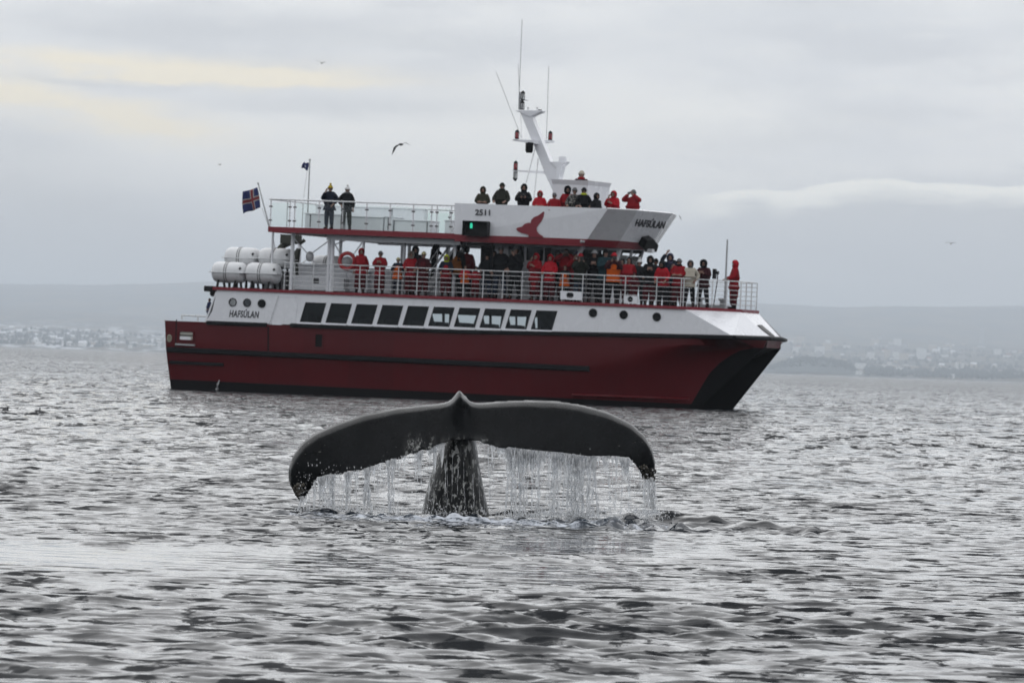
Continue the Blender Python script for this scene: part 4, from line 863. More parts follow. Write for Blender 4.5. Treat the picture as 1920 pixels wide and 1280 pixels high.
# --- top deck slab
xA, xB_, xC = B(502, 431)[0], B(853, 441)[0], B(1092, 461, .1)
YU = 0.04
b = MB(); b.box(xA + .03, xB_ - .02, YU + .06, BEAM - YU - .06, ZU - .16, ZU - .02); b.build('top_deck', M['deck'], boat)
b = MB(); b.box(xA, xB_ - .0, YU - .02, YU + .05, ZU - .19, ZU + .02); b.box(xA, xB_, BEAM - YU - .05, BEAM - YU + .02, ZU - .19, ZU + .02); b.box(xA - .0, xA + .06, YU + .05, BEAM - YU - .05, ZU - .19, ZU + .02); b.build('top_deck_edge', M['trim'], boat)
b = MB(); 
for x_ in np.linspace(xA + 2.3, xB_ - .3, 6): b.box(x_ - .06, x_ + .06, .7, 6.3, ZU - .36, ZU - .163)
b.box(xA + 2.2, xB_, .62, .74, ZU - .40, ZU - .164); b.box(xA + 2.2, xB_, 6.26, 6.38, ZU - .40, ZU - .164); b.build('deck_beams', M['white'], boat)
# --- columns, braces, discs under the top deck
def column(X, y, r, Y=500): x_ = B(X, Y, y)[0]; b = MB(); b.tube([(x_, y, ZD), (x_, y, ZU - .17)], r, 10); b.build('column', M['white'], boat)
for X, y, r in [(509, .6, .045), (547, .6, .075), (615.5, .75, .06), (622, .75, .08), (680, .8, .055), (753, 6.2, .07), (766, 6.2, .07), (757, 1.3, .06), (838, 6.2, .07), (852, 1.0, .07), (560, 6.3, .08), (637, 6.3, .07)]: column(X, y, r)
def rod(name, pa, pb, r=.02, m_='white', par=boat): b = MB(); b.tube([pa, pb], r, 7); return b.build(name, M[m_], par)
for pa, pb in [((550, 445), (577, 476)), ((616, 452), (586, 474)), ((576, 486), (563, 496)), ((585, 486), (593, 497)), ((624, 452), (640, 478)), ((679, 455), (662, 478)), ((626, 459), (652, 449)), ((512, 448), (517, 472))]: rod('brace', B(*pa, 1.4), B(*pb, 1.4), .022)
b = MB(); p_ = B(581, 481, 1.4); b.lathe([(.0, -.03), (.2, -.03), (.2, .03), (.0, .03)], 22, c=(p_[0], 1.4, p_[2]), axis='y', sx=.8, sy=1.0); 
b.build('brace_disc', M['grey'], boat)
b = MB(); p_ = B(651, 491, 1.4); b.lathe([(.0, -.03), (.22, -.03), (.22, .03), (.0, .03)], 22, c=(p_[0], 1.4, p_[2]), axis='y'); b.build('brace_disc', M['grey'], boat)
# --- folded deck crane aft
cy = 4.6
def cp_(X, Y): return B(X, Y, cy)
b = MB(); b.tube([cp_(553, 547), cp_(555, 500)], .16, 10); b.tube([cp_(553, 500), cp_(560, 466)], [.15, .10], 8); b.build('crane_post', M['olive'], boat)
b = MB(); b.box(cp_(530, 440)[0], cp_(562, 440)[0], cy - .25, cy + .25, cp_(540, 457)[2], cp_(540, 440)[2]); b.tube([cp_(548, 452), cp_(528, 462), cp_(510, 480)], [.14, .12, .08], 8); b.tube([cp_(530, 462), cp_(528, 492)], .13, 8); b.tube([cp_(545, 486), cp_(560, 468)], .09, 8); b.tube([cp_(556, 440), cp_(563, 458)], .05, 6); b.tube([cp_(563, 458), cp_(571, 450)], [.04, .08], 6); b.build('crane_arm', M['olive'], boat, .0)
# --- stairs between the decks
st = empty('stairs', parent=boat); y_a, y_b = 1.6, 2.5
sa, sb = B(792, 515, y_a), B(872, 444, y_a); sa[2] = ZD; 
for y in (y_a, y_b): b = MB(); b.hexa([(sa[0] - .13, y, sa[2]), (sa[0] + .13, y, sa[2]), (sa[0] + .13, y + .05, sa[2]), (sa[0] - .13, y + .05, sa[2])], [(sb[0] - .13, y, ZU - .02), (sb[0] + .13, y, ZU - .02), (sb[0] + .13, y + .05, ZU - .02), (sb[0] - .13, y + .05, ZU - .02)]); b.build('stringer', M['white'], st)
for i in range(1, 11):
    t_ = i / 11; b = MB(); x_ = sa[0] + (sb[0] - sa[0]) * t_; z_ = ZD + (ZU - ZD) * t_; b.box(x_ - .12, x_ + .12, y_a + .052, y_b - .002, z_ - .02, z_ + .02); b.build('tread', M['galv'], st)
for y in (y_a - .02, y_b + .07):
    for hgt in (.5, .95): rod('handrail', (sa[0], y, ZD + hgt), (sb[0], y, ZU + hgt), .022, 'steel', st)
    for t_ in (.05, .35, .65, .95): x_ = sa[0] + (sb[0] - sa[0]) * t_; z_ = ZD + (ZU - ZD) * t_; rod('baluster', (x_, y, z_), (x_, y, z_ + .95), .018, 'steel', st)
# --- glass balustrade of the top deck
gr = empty('glass_balustrade', parent=boat); ZG = ZU + 1.08; pxs = [507, 543, 552, 598, 642, 687, 731, 774.5, 809, 819, 846]; yG = .12
rod('top_rail', (B(506, 373, yG)[0], yG, ZG), (B(854, 384, yG)[0], yG, ZG), .03, 'steel', gr); rod('top_rail', (B(506, 373, yG)[0], yG, ZG), (B(506, 373, yG)[0], 6.88, ZG), .03, 'steel', gr); rod('top_rail', (B(506, 373, yG)[0], 6.88, ZG), (xB_, 6.88, ZG), .03, 'steel', gr)
xg = [B(X, 410, yG)[0] for X in pxs]
for y in (yG, 6.88):
    for i, x_ in enumerate(xg):
        rod('post', (x_, y, ZU), (x_, y, ZG), .022, 'steel', gr)
        for z_ in (ZU + .27, ZU + .8):
            if y == yG or i % 2 == 0: b = MB(); b.box(x_ - .06, x_ + .06, y - .035, y + .035, z_ - .028, z_ + .028); b.build('glass_clamp', M['strap'], gr)
    for i in range(len(xg) - 1):
        if xg[i + 1] - xg[i] > .3: b = MB(); b.box(xg[i] + .05, xg[i + 1] - .05, y - .006, y + .006, ZU + .06, ZG - .12); b.build('glass_panel', M['clear'], gr)
for i in range(4): y0 = .25 + i * 1.65; rod('post', (xg[0], y0 + 1.6, ZU), (xg[0], y0 + 1.6, ZG), .022, 'steel', gr)
# benches and lockers on the top deck
locker('deck_bench', 572, 646, 400, 2.2, 3.2, latch=582, zb=ZU); locker('deck_bench', 648, 719, 405, 2.2, 3.2, zb=ZU); locker('bench_back', 592, 734, 385, 3.25, 3.6, zb=ZU); locker('deck_bench', 721, 737, 406, 2.2, 3.2, latch=728, zb=ZU); locker('deck_bench', 740, 808, 412, 2.2, 3.2, latch=801, zb=ZU); locker('bench_back', 736, 796, 390, 3.25, 3.6, zb=ZU); locker('deck_bench', 834, 850, 413, 2.2, 3.2, zb=ZU)
# --- bulwark of the forward top deck
zb_ = B(1000, 458, .05)[2]; zt_ = B(1000, 386, .05)[2]
s_tl, s_tr, s_br, s_bl = B(852, 384, .02), B(1140, 388.5, .02), B(1092, 461.5, .12), B(852, 452, .02)
for p in (s_tl, s_tr): p[2] = zt_
for p in (s_br, s_bl): p[2] = zb_
c_t, c_b = B(1196, 392.5, 1.0), B(1164, 467, 1.2); n_t, n_b = B(1260, 398, 3.5), B(1214, 470, 3.5)
c_t[2] = zt_; n_t[2] = zt_; n_b[2] = zb_; e1_ = np.array(n_t) - c_t; c_b = n_b - e1_ * .93   # plane facet
def lerp(a, b_, t_): return np.array(a) * (1 - t_) + np.array(b_) * t_
def split_panel(tl, tr, br, bl, f, m_top, name, th=.06):          # white above, red band below
    ml, mr = lerp(bl, tl, f), lerp(br, tr, f)
    e_ = lerp(bl, tl, f - .003), lerp(br, tr, f - .003)
    quad_panel(name, [tl, tr, mr, ml], m_top, th); quad_panel('red_band', [e_[0], e_[1], br, bl], M['trim'], th)
fb = (B(1000, 444.5, .05)[2] - zb_) / (zt_ - zb_)
split_panel(s_tl, s_tr, s_br, s_bl, fb, M['white'], 'bulwark_panel'); split_panel(s_tr, c_t, c_b, s_br, fb, M['grey'], 'bulwark_panel'); split_panel(c_t, n_t, n_b, c_b, fb, M['white'], 'bulwark_panel')  # corner facet's darker reflection of the sea is put into its colour as grey
P_ = lambda q_: np.array(port(q_))
split_panel(P_(n_t), P_(c_t), P_(c_b), P_(n_b), fb, M['white'], 'bulwark_panel'); split_panel(P_(c_t), P_(s_tr), P_(s_br), P_(c_b), fb, M['grey'], 'bulwark_panel'); split_panel(P_(s_tr), P_(s_tl), P_(s_bl), P_(s_br), fb, M['white'], 'bulwark_panel')
b = MB(); b.plate([(s_bl[0] + .02, .1), (s_br[0], .2), (c_b[0] - .05, c_b[1] + .05), (n_b[0] - .08, 3.5), (c_b[0] - .05, 6.95 - c_b[1]), (s_br[0], 6.8), (s_bl[0] + .02, 6.9)], [], lambda u_, v_, w_: (u_, v_, zb_ + .03 + w_), .1); b.build('wheelhouse_roof', M['white'], boat)
b = MB(); b.plate([(s_bl[0] + .05, .12), (s_br[0], .25), (c_b[0], c_b[1]), (n_b[0], 3.5), (c_b[0], 7 - c_b[1]), (s_br[0], 6.75), (s_bl[0] + .05, 6.88)], [], lambda u_, v_, w_: (u_, v_, ZU + .12 + w_), .04); b.build('forward_deck', M['deck'], boat)
# writing and emblem
def text_obj(name, s_, size, org, xa, za, m_, par, shear=0.0, offs=0.0, ext=.006, spacing=1.0):
    cu_ = bpy.data.curves.new(name, 'FONT'); cu_.body = s_; cu_.size = 1.0; cu_.align_x = 'CENTER'; cu_.align_y = 'CENTER'; cu_.shear = shear; cu_.offset = offs; cu_.extrude = ext / size; cu_.space_character = spacing; cu_.resolution_u = 4
    t_o = bpy.data.objects.new(name, cu_); COL.objects.link(t_o); bpy.context.view_layer.update()
    me2 = bpy.data.meshes.new_from_object(t_o.evaluated_get(bpy.context.evaluated_depsgraph_get())); bpy.data.objects.remove(t_o)
    co_ = np.array([v_.co[:] for v_ in me2.vertices]); mnx, mxx = co_[:, 0].min(), co_[:, 0].max(); mny, mxy = co_[:, 1].min(), co_[:, 1].max()
    xa, za = np.array(xa, float), np.array(za, float); nn = np.cross(xa, za); nn /= np.linalg.norm(nn)
    for v_, c_ in zip(me2.vertices, co_): v_.co = Vector(np.array(org) + xa * ((c_[0] - mnx) / (mxx - mnx) - .5) + za * ((c_[1] - mny) / (mxy - mny) - .5) + nn * c_[2] * size)
    me2.materials.clear(); me2.materials.append(m_); return link(name, me2, par)
a_, c_ = B(891, 398, .0), B(919, 398.8, .0); h_ = B(905, 393, 0)[2] - B(905, 404, 0)[2]
text_obj('registration_number', '2511', .3, (a_ + c_) / 2 + (0, -.006, 0), (c_[0] - a_[0], 0, 0), (0, 0, h_), M['text'], boat, offs=.024)
a_, c_ = B(430, 588, YS), B(486, 589.3, YS); h_ = B(458, 581, YS)[2] - B(458, 595.5, YS)[2]
text_obj('ship_name', 'HAFSÚLAN', .3, (a_ + c_) / 2 + (0, -.004, .03), (c_[0] - a_[0], 0, 0), (0, 0, h_ * 1.12), M['text'], boat, shear=.18, offs=.028, spacing=1.1)
def on_plane(X, Y, a, b_, c):
    n_ = np.cross(np.array(b_) - a, np.array(c) - a); r_ = BM.T @ ray(X, Y); o_ = BM.T @ (CP - BO); return o_ + r_ * (np.dot(np.array(a) - o_, n_) / np.dot(r_, n_))
pl = (c_t, n_t, n_b); l_, r_ = on_plane(1192, 415.5, *pl), on_plane(1247, 420.5, *pl); mid = (l_ + r_) / 2; up_ = on_plane(1222, 408.5, *pl) - on_plane(1217.5, 425.5, *pl); nn = np.cross(r_ - l_, up_); nn /= np.linalg.norm(nn)
text_obj('ship_name', 'HAFSÚLAN', .3, mid + nn * .012, r_ - l_, up_ * 1.0, M['text'], boat, shear=.10, offs=.026)
em = [(967, 429), (971, 426.5), (978, 425), (984, 419.5), (989, 418), (993, 417.5), (994.5, 419), (996, 412), (1001, 407), (1008, 404.5), (1013, 401), (1019, 396.5), (1020.5, 398), (1019, 407), (1015, 415), (1009, 422), (1006, 427), (1006, 432), (1010, 438), (1018, 443), (1018, 445.5), (990, 444), (991, 441), (985, 438.5), (977, 437), (970, 433)]
ez = [B(X, Y, .0) for X, Y in em]; b = MB(); b.plate([(p[0], p[2]) for p in ez], [], fxz(s_tl[1] - .012), .014); b.build('whale_tail_emblem', M['emblem'], boat)
# starboard lantern box
a_, c_ = B(873, 415.5, -.02), B(918, 442, -.02); b = MB(); x0, x1, z0, z1 = a_[0], c_[0], c_[2], a_[2]
b.box(x0, x1, -.06, .0, z0, z1); b.box(x0 - .01, x1 + .01, -.34, -.061, z1, z1 + .03); b.box(x0 - .01, x1 + .01, -.34, -.061, z0 - .03, z0); b.box(x0 - .012, x0 + .02, -.34, -.062, z0 + .001, z1 - .001); b.box(x1 - .02, x1 + .012, -.34, -.062, z0 + .001, z1 - .001); lb_ = b.build('sidelight_box', M['blk'], boat)
q_ = B(883, 423, -.2); b = MB(); b.lathe([(.045, q_[2] - .1), (.05, q_[2] - .04), (.05, q_[2] + .06), (.03, q_[2] + .1)], 12, c=(q_[0], -.16, 0)); b.build('green_lamp', M['green'], lb_)
a_ = B(875, 446, -.02); b = MB(); b.box(B(876, 0 + 455, .3)[0], B(922, 457, .3)[0], .25, .42, zb_ - .14, zb_ - .02); b.build('roof_bracket', M['blk'], boat); rod('drain_pipe', B(923, 458, .3) , B(923, 500, .3), .035, 'blk')
# black housing at the front of the bulwark
q_ = [on_plane(*a, c_t, n_t, n_b) for a in [(1196, 456), (1203, 443), (1216, 441), (1225, 452), (1221, 465), (1202, 464)]]; b = MB(); nn2 = np.cross(n_t - c_t, c_b - c_t); nn2 /= np.linalg.norm(nn2); nn2 = nn2 if nn2[1] < 0 else -nn2
b.prism([p + nn2 * .004 for p in q_], nn2 * .3); b.build('lamp_housing', M['blk'], boat, .03)
b = MB(); p_ = B(1221, 470, 3.0); b.box(p_[0] - .12, p_[0] + .1, 2.8, 3.1, p_[2] - .08, p_[2] + .06); b.build('roof_camera', M['grey'], boat, .02)
b = MB(); p_ = B(1090, 453, -.05); b.ball(p_, .06); b.ball(p_ + (.09, 0, 0), .05); b.tube([p_, p_ + (0, .15, -.0)], .03, 6); b.build('deck_lamp', M['galv'], boat)
# --- wheelhouse below
YW = 2.0; YP = 5.0; zwt = zb_ + .02
def whx(X, Y): return px2(X, Y, YW)
wh_out = [(whx(926, 500)[0], ZD + .0), (whx(926, 500)[0], zwt), (whx(1163, 470)[0], zwt), (whx(1131, 560)[0], ZD)]
wh_holes = [[whx(*a) for a in L] for L in ([(953, 461), (964, 461.3), (964, 481), (953, 480.5)], [(966, 461), (983, 462), (983, 492), (966, 491)], [(988, 463), (1019, 464.5), (1018, 489), (987, 488)], [(1032, 464.5), (1084, 467), (1075, 489.5), (1032, 488)], [(1093, 467.5), (1156, 470.3), (1147, 494), (1086, 491)])]
b = MB(); b.plate(wh_out, wh_holes, fxz(YW), .07); b.build('wheelhouse_side', M['white'], boat)
for i, h in enumerate(wh_holes):
    if i == 0: continue
    cx, cz = sum(p[0] for p in h) / 4, sum(p[1] for p in h) / 4; inn = [(cx + (p[0] - cx) * .93, cz + (p[1] - cz) * .92) for p in h]
    b = MB(); b.plate(h, [inn], fxz(YW - .01), .06); fr = b.build('wheelhouse_window', M['dark'] if i != 3 else M['white'], boat); b = MB(); b.plate(inn, [], fxz(YW + .025), .012); b.build('pane', M['pane'], fr)
pw = [[px2(*a, YP) for a in L] for L in ([(953, 461), (964, 461.3), (964, 481), (953, 480.5)], [(1128, 470), (1134, 470), (1134, 476), (1128, 476)], [(1168, 474), (1200, 476), (1188, 497.5), (1157, 495.5)])]
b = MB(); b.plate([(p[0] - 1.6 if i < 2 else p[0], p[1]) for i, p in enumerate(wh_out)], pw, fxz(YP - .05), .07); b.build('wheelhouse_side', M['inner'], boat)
f_b, f_t = wh_out[3], wh_out[2]; zz0, zz1 = ZD + 1.12, zwt - .25
def fx_(z): return f_b[0] + (f_t[0] - f_b[0]) * (z - ZD) / (zwt - ZD)
b = MB(); b.hexa([(fx_(ZD), YW + .08, ZD), (fx_(ZD), YP - .06, ZD), (fx_(zz0), YP - .06, zz0), (fx_(zz0), YW + .08, zz0)], [(fx_(ZD) - .08, YW + .08, ZD), (fx_(ZD) - .08, YP - .06, ZD), (fx_(zz0) - .08, YP - .06, zz0), (fx_(zz0) - .08, YW + .08, zz0)]); b.build('wheelhouse_front', M['white'], boat)
for i in range(3): y = YW + .1 + i * 1.4; rod('window_mullion', (fx_(zz0), y, zz0), (fx_(zwt), y, zwt - .02), .05)
for i in range(2): y = YW + .16 + i * 1.4; b = MB(); b.hexa([(fx_(zz0) - .02, y, zz0 + .01), (fx_(zz0) - .02, y + 1.28, zz0 + .01), (fx_(zz1) - .02, y + 1.28, zz1), (fx_(zz1) - .02, y, zz1)], [(fx_(zz0) - .035, y, zz0 + .01), (fx_(zz0) - .035, y + 1.28, zz0 + .01), (fx_(zz1) - .035, y + 1.28, zz1), (fx_(zz1) - .035, y, zz1)]); b.build('front_pane', M['pane'], boat)
b = MB(); b.box(wh_out[0][0], wh_out[0][0] + .06, YW + .08, YP - .06, ZD, zwt - .01); b.build('wheelhouse_back', M['white'], boat)
rod('wheelhouse_strut', B(1096, 457, .7), B(1079, 492, .9), .08); b = MB(); d0, d1 = whx(1022, 464), whx(1030, 552); b.box(d0[0], d1[0], YW - .03, YW - .002, ZD + .02, d0[1]); b.build('door_edge', M['dark'], boat)
rod('wiper', B(1199, 466, .9), B(1181, 482, .9), .012, 'blk'); rod('wiper', B(1202, 466, .9), B(1188, 481, .9), .012, 'blk')
# --- flying bridge
f1, f2, f3 = B(1033, 337, 2.0), B(1104, 338.5, 2.0), B(1147, 342, 4.2); g1, g2, g3 = B(1037, 392, 2.1), B(1104, 396, 2.1), B(1139, 396, 4.1)
for p in (f1, f2, f3): p[2] = f2[2]
for p in (g1, g2, g3): p[2] = ZU + .2
rim_ = .17
def inset(p, k_): return p + (np.array([(f1[0] + f2[0]) / 2, 3.3, p[2]]) - p) * (k_, k_, 0)
b = MB()
tops = [f1, f2, f3, np.array([f1[0], 5.2, f1[2]])]; bots = [g1, g2, g3, np.array([g1[0], 5.0, g1[2]])]
b.hexa([p - (0, 0, rim_) for p in [inset(q_, .06) for q_ in tops]], bots); fb_o = b.build('flying_bridge', M['white'], boat)
b = MB(); b.hexa(tops, [p - (0, 0, rim_) for p in [inset(q_, .055) for q_ in tops]]); b.build('flying_bridge_coaming', M['white'], boat)
# --- mast
mast = empty('mast', parent=boat); ym = 3.3
def mp(X, Y, y=ym): return B(X, Y, y)
def blade(name, L, w, m_='white', y=ym): b = MB(); b.prism([mp(X, Y, y - w / 2) for X, Y in L], (0, w, 0)); return b.build(name, M[m_], mast, .015)
blade('mast_leg', [(975, 210), (993, 210), (1032, 304), (1048, 318), (1049, 337), (1038, 362), (1022, 327), (1013, 303)], .42)
blade('radar_bracket', [(1030, 303), (1062, 303), (1053, 312), (1047, 337), (1040, 337), (1043, 315)], .5)
blade('mast_head', [(966.5, 207.5), (975, 206.8), (1015, 207), (1015, 209.5), (993, 219), (975, 211), (966.5, 209)], .5)
blade('head_post', [(971.5, 206), (972.5, 172), (975, 172), (977, 206)], .1, 'galv')
b = MB(); p_ = mp(1054.5, 305); b.lathe([(.14, p_[2] - .0), (.15, p_[2] + .05), (.148, p_[2] + .22), (.13, p_[2] + .245), (.0, p_[2] + .25)], 20, c=(p_[0], ym, 0)); b.build('radar_dome', M['white'], mast)
b = MB(); b.hexa([mp(961, 261.5, 1.9), mp(964, 262, 2.3), mp(1010, 266.5, 3.3), mp(1009, 263, 3.0)], [p + (0, 0, -.05) for p in (mp(961, 261.5, 1.9), mp(964, 262, 2.3), mp(1010, 269, 3.3), mp(1009, 268, 3.0))]); b.build('spreader', M['white'], mast)
b = MB(); b.hexa([mp(1011, 263, 3.3), mp(1012, 267, 3.5), mp(1040, 265, 4.9), mp(1036, 263, 4.7)], [p + (0, 0, -.05) for p in (mp(1011, 265, 3.3), mp(1012, 268, 3.5), mp(1040, 265, 4.9), mp(1036, 263, 4.7))]); b.build('spreader', M['white'], mast)
b = MB(); b.hexa([mp(961, 319, 2.6), mp(961, 321, 2.6), mp(1037, 328, 3.2), mp(1025, 321, 3.2)], [p + (0, .12, 0) for p in (mp(961, 319, 2.6), mp(961, 321, 2.6), mp(1037, 328, 3.2), mp(1025, 321, 3.2))]); b.build('light_arm', M['white'], mast)
def nav_light(X, Y, y, m_, up=True, h=.36):
    p_ = mp(X, Y, y); s_ = 1 if up else -1; b = MB()
    b.lathe(sorted([(.07, 0), (.075, .03 * s_)], key=lambda t_: t_[1]) , 12, c=p_); b.lathe(sorted([(.075, s_ * h * .72), (.085, s_ * h * .8), (.05, s_ * h * .92), (.02, s_ * h)], key=lambda t_: t_[1]), 12, c=p_)
    for k_ in range(4): a = k_ * math.pi / 2 + .4; b.tube([p_ + (.075 * math.cos(a), .075 * math.sin(a), 0), p_ + (.075 * math.cos(a), .075 * math.sin(a), s_ * h * .8)], .009, 5)
    o = b.build('navigation_light', M['blk'], mast)
    b = MB(); b.lathe(sorted([(.06, .03 * s_), (.066, .05 * s_), (.066, s_ * h * .70), (.06, s_ * h * .72)], key=lambda t_: t_[1]), 14, c=p_); b.build('navigation_lens', M[m_], mast)
nav_light(969, 261, 2.0, 'lampr'); nav_light(1031.5, 263, 4.6, 'lampr'); nav_light(966.5, 319, 2.65, 'lampr'); nav_light(966.5, 322, 2.65, 'lampw', False); nav_light(980, 188, 3.2, 'lampw'); nav_light(979, 206, 3.2, 'lampw')
blade('light_shelf', [(974, 186.5), (988, 187), (988, 188.5), (974, 188.5)], .2)
b = MB(); p_ = mp(992.5, 277, 2.7); b.lathe([(.11, p_[2] - .2), (.15, p_[2] - .12), (.155, p_[2] + .2)], 14, c=(p_[0], 2.7, 0)); b.build('loudspeaker', M['blk'], mast)
for X in (990, 1007): b = MB(); p_ = mp(X, 206.5, 3.3); b.lathe([(.02, p_[2]), (.02, p_[2] + .07), (.05, p_[2] + .09), (.03, p_[2] + .11)], 10, c=(p_[0], 3.3, 0)); b.build('satellite_antenna', M['grey'], mast)
b = MB(); p_ = mp(1014, 208, 3.2); b.lathe([(.0, -.1), (.055, -.1), (.06, .02), (.0, .03)], 10, c=(p_[0], 3.2, p_[2]), axis='x'); b.build('mast_camera', M['blk'], mast)
for pa, pb, r in [((973.5, 175, 3.3), (979, 37, 3.3), .012), ((977.5, 258, 2.4), (930, 135, 2.4), .010), ((975, 205, 3.5), (971.5, 120, 3.5), .009), ((1024.5, 262, 4.4), (1029, 125, 4.4), .011)]: rod('whip_antenna', mp(*pa), mp(*pb), r, 'galv', mast)
for pa, pb in [((1006, 268, 3.2), (985, 348, 2.4)), ((1009, 298, 3.3), (1001, 372, 2.4)), ((976, 207, 3.5), (978, 260, 2.6))]: rod('mast_stay', mp(*pa), mp(*pb), .022 if pb[1] > 300 else .01, 'steel', mast)
rod('mast_pole', B(985, 346, 2.4), B(981, 390, 2.4), .025, 'steel', mast)
# --- things that stand on or hang from the boat
def world_thing(name, l, yaw=0.0):                               # an empty at a boat-local point, turned with the boat
    mx_ = boat_m @ Matrix.Translation(Vector([float(c) for c in l])) @ Matrix.Rotation(yaw, 4, 'Z'); return empty(name, mat=mx_)
def canister_proto():
    e = empty('liferaft_canister'); L, r = 1.40, .41
    prof = [(.0, -L / 2), (r * .55, -L / 2 + .02), (r * .86, -L / 2 + .09), (r * .98, -L / 2 + .2), (r, -.28), (r * .975, -.2), (r, -.14), (r, -.02), (r * .97, .05), (r, .12), (r, L / 2 - .34), (r * .96, L / 2 - .28), (r * .98, L / 2 - .2), (r * .86, L / 2 - .09), (r * .55, L / 2 - .02), (.0, L / 2)]
    b = MB(); b.lathe(prof, 28, axis='x', c=(0, 0, r + .2)); b.build('shell', M['raft'], e)
    b = MB(); b.lathe([(r * .9, -.02), (r * .9, .02)], 4) if False else b.plate([(-L / 2 - .02, -r - .025), (L / 2 + .02, -r - .025), (L / 2 + .02, r + .025), (-L / 2 - .02, r + .025)], [], lambda u_, v_, w_: (u_, v_, r + .17 + w_), .03); b.build('flange', M['raft'], e, .01)
    for x_ in (-.1, -.02): b = MB(); b.torus((x_, 0, r + .2), r + .004, .014, 28, 5, axis='x') if False else b.lathe([(r + .006, -.015), (r + .012, 0), (r + .006, .015)], 28, axis='x', c=(x_, 0, r + .2)); b.build('strap', M['strap'], e)
    b = MB(); b.prism([(.5, -r * .86, r + .36), (.56, -r * .80, r + .42), (.62, -r * .84, r + .36), (.56, -r * .92, r + .30)], (0, -.02, .0)); b.build('label_mark', M['blk'], e)
    for x_ in (-.35, .35):
        b = MB(); b.prism([(x_ - .04, -.42, 0), (x_ + .04, -.42, 0), (x_ + .04, -.3, .3), (x_ - .04, -.3, .3)], (0, .06, 0)); b.prism([(x_ - .04, .36, 0), (x_ + .04, .36, 0), (x_ + .04, .24, .3), (x_ - .04, .24, .3)], (0, .06, 0)); b.box(x_ - .05, x_ + .05, -.45, .45, -.04, .04); b.build('cradle', M['blk'], e)
    return e
def copy_tree(o):
    c = o.copy(); COL.objects.link(c)
    for ch in o.children:
        d = ch.copy(); COL.objects.link(d); d.parent = c
        for g_ in ch.children: f_ = g_.copy(); COL.objects.link(f_); f_.parent = d
    return c
cproto = canister_proto(); GC = 'white liferaft canisters stacked at the stern'
for i, (X, Y, y, lab) in enumerate([(431, 511, .55, 'white liferaft canister, lower row, nearest the stern end'), (494.5, 513, .55, 'white liferaft canister, lower row, beside the guard rail'), (455, 484, 1.45, 'white liferaft canister, upper row, nearest the stern end'), (518.5, 485.5, 1.45, 'white liferaft canister, upper row, just below the green crane'), (617, 499, 5.9, 'white liferaft canister on the far side, half hidden behind the lifebuoy')]):
    o = cproto if i == 0 else copy_tree(cproto); p_ = B(X, Y, y); p_[2] -= .6
    o.matrix_world = boat_m @ Matrix.Translation(Vector(p_)); tag(o, lab, 'liferaft', GC)
    if p_[2] > ZD + .2: b = MB(); [b.box(p_[0] + dx - .04, p_[0] + dx + .04, y + dy - .04, y + dy + .04, ZD, p_[2] - .03) for dx in (-.35, .35) for dy in (-.38, .38)]; b.build('raft_rack', M['blk'], boat)
    else: b = MB(); [b.box(p_[0] + dx - .04, p_[0] + dx + .04, y + dy - .04, y + dy + .04, ZD - .01, p_[2] + .0) for dx in (-.35, .35) for dy in (-.38, .38)]; b.build('raft_rack', M['blk'], boat)
p_ = B(651, 489.5, .75); lf = world_thing('lifebuoy', p_); tag(lf, 'red ring lifebuoy hanging behind the rail near the aft columns', 'lifebuoy')
b = MB(); b.torus((0, 0, 0), .30, .075, 36, 12); b.build('ring', M['ring'], lf)
for k_ in range(4):
    a = math.pi / 4 + k_ * math.pi / 2; b = MB(); b.torus((.30 * math.cos(a), 0, .30 * math.sin(a)), .079, .006, 14, 5, axis='z') if False else b.ball((.30 * math.cos(a), 0, .30 * math.sin(a)), .082, (1, 1, 1), 10, 7); b.build('tape_band', M['ring'], lf)
# flags
def flag_mat(kind):
    M_ = bpy.data.materials.new('flag_' + kind); M_.use_nodes = True; M_.node_tree.nodes.clear(); k = NT(M_.node_tree); uv = k.node('ShaderNodeUVMap').outputs[0]; u_, v_, _ = k.sep(uv)
    blue = (0.016, 0.026, 0.11, 1)
    def bar(x_, c, w): return k.m('LESS_THAN', k.m('ABSOLUTE', k.m('SUBTRACT', x_, c)), w)
    if kind == 'cross':
        wv = k.m('MAXIMUM', bar(u_, .36, .09), bar(v_, .5, .12)); rv = k.m('MAXIMUM', bar(u_, .36, .05), bar(v_, .5, .068)); c = k.mix(rv, k.mix(wv, blue, (.30, .29, .28, 1)), (.17, .02, .025, 1))
    else:
        e = k.m('ADD', k.m('POWER', k.m('SUBTRACT', u_, .5), 2.0), k.m('POWER', k.m('SUBTRACT', v_, .5), 2.0)); c = k.mix(k.m('LESS_THAN', e, .05), blue, (.42, .45, .55, 1))
    p = k.node('ShaderNodeBsdfPrincipled'); p.inputs['Roughness'].default_value = .8; k.put(p.inputs['Base Color'], c); k.l.new(p.outputs[0], k.node('ShaderNodeOutputMaterial').inputs[0]); return M_
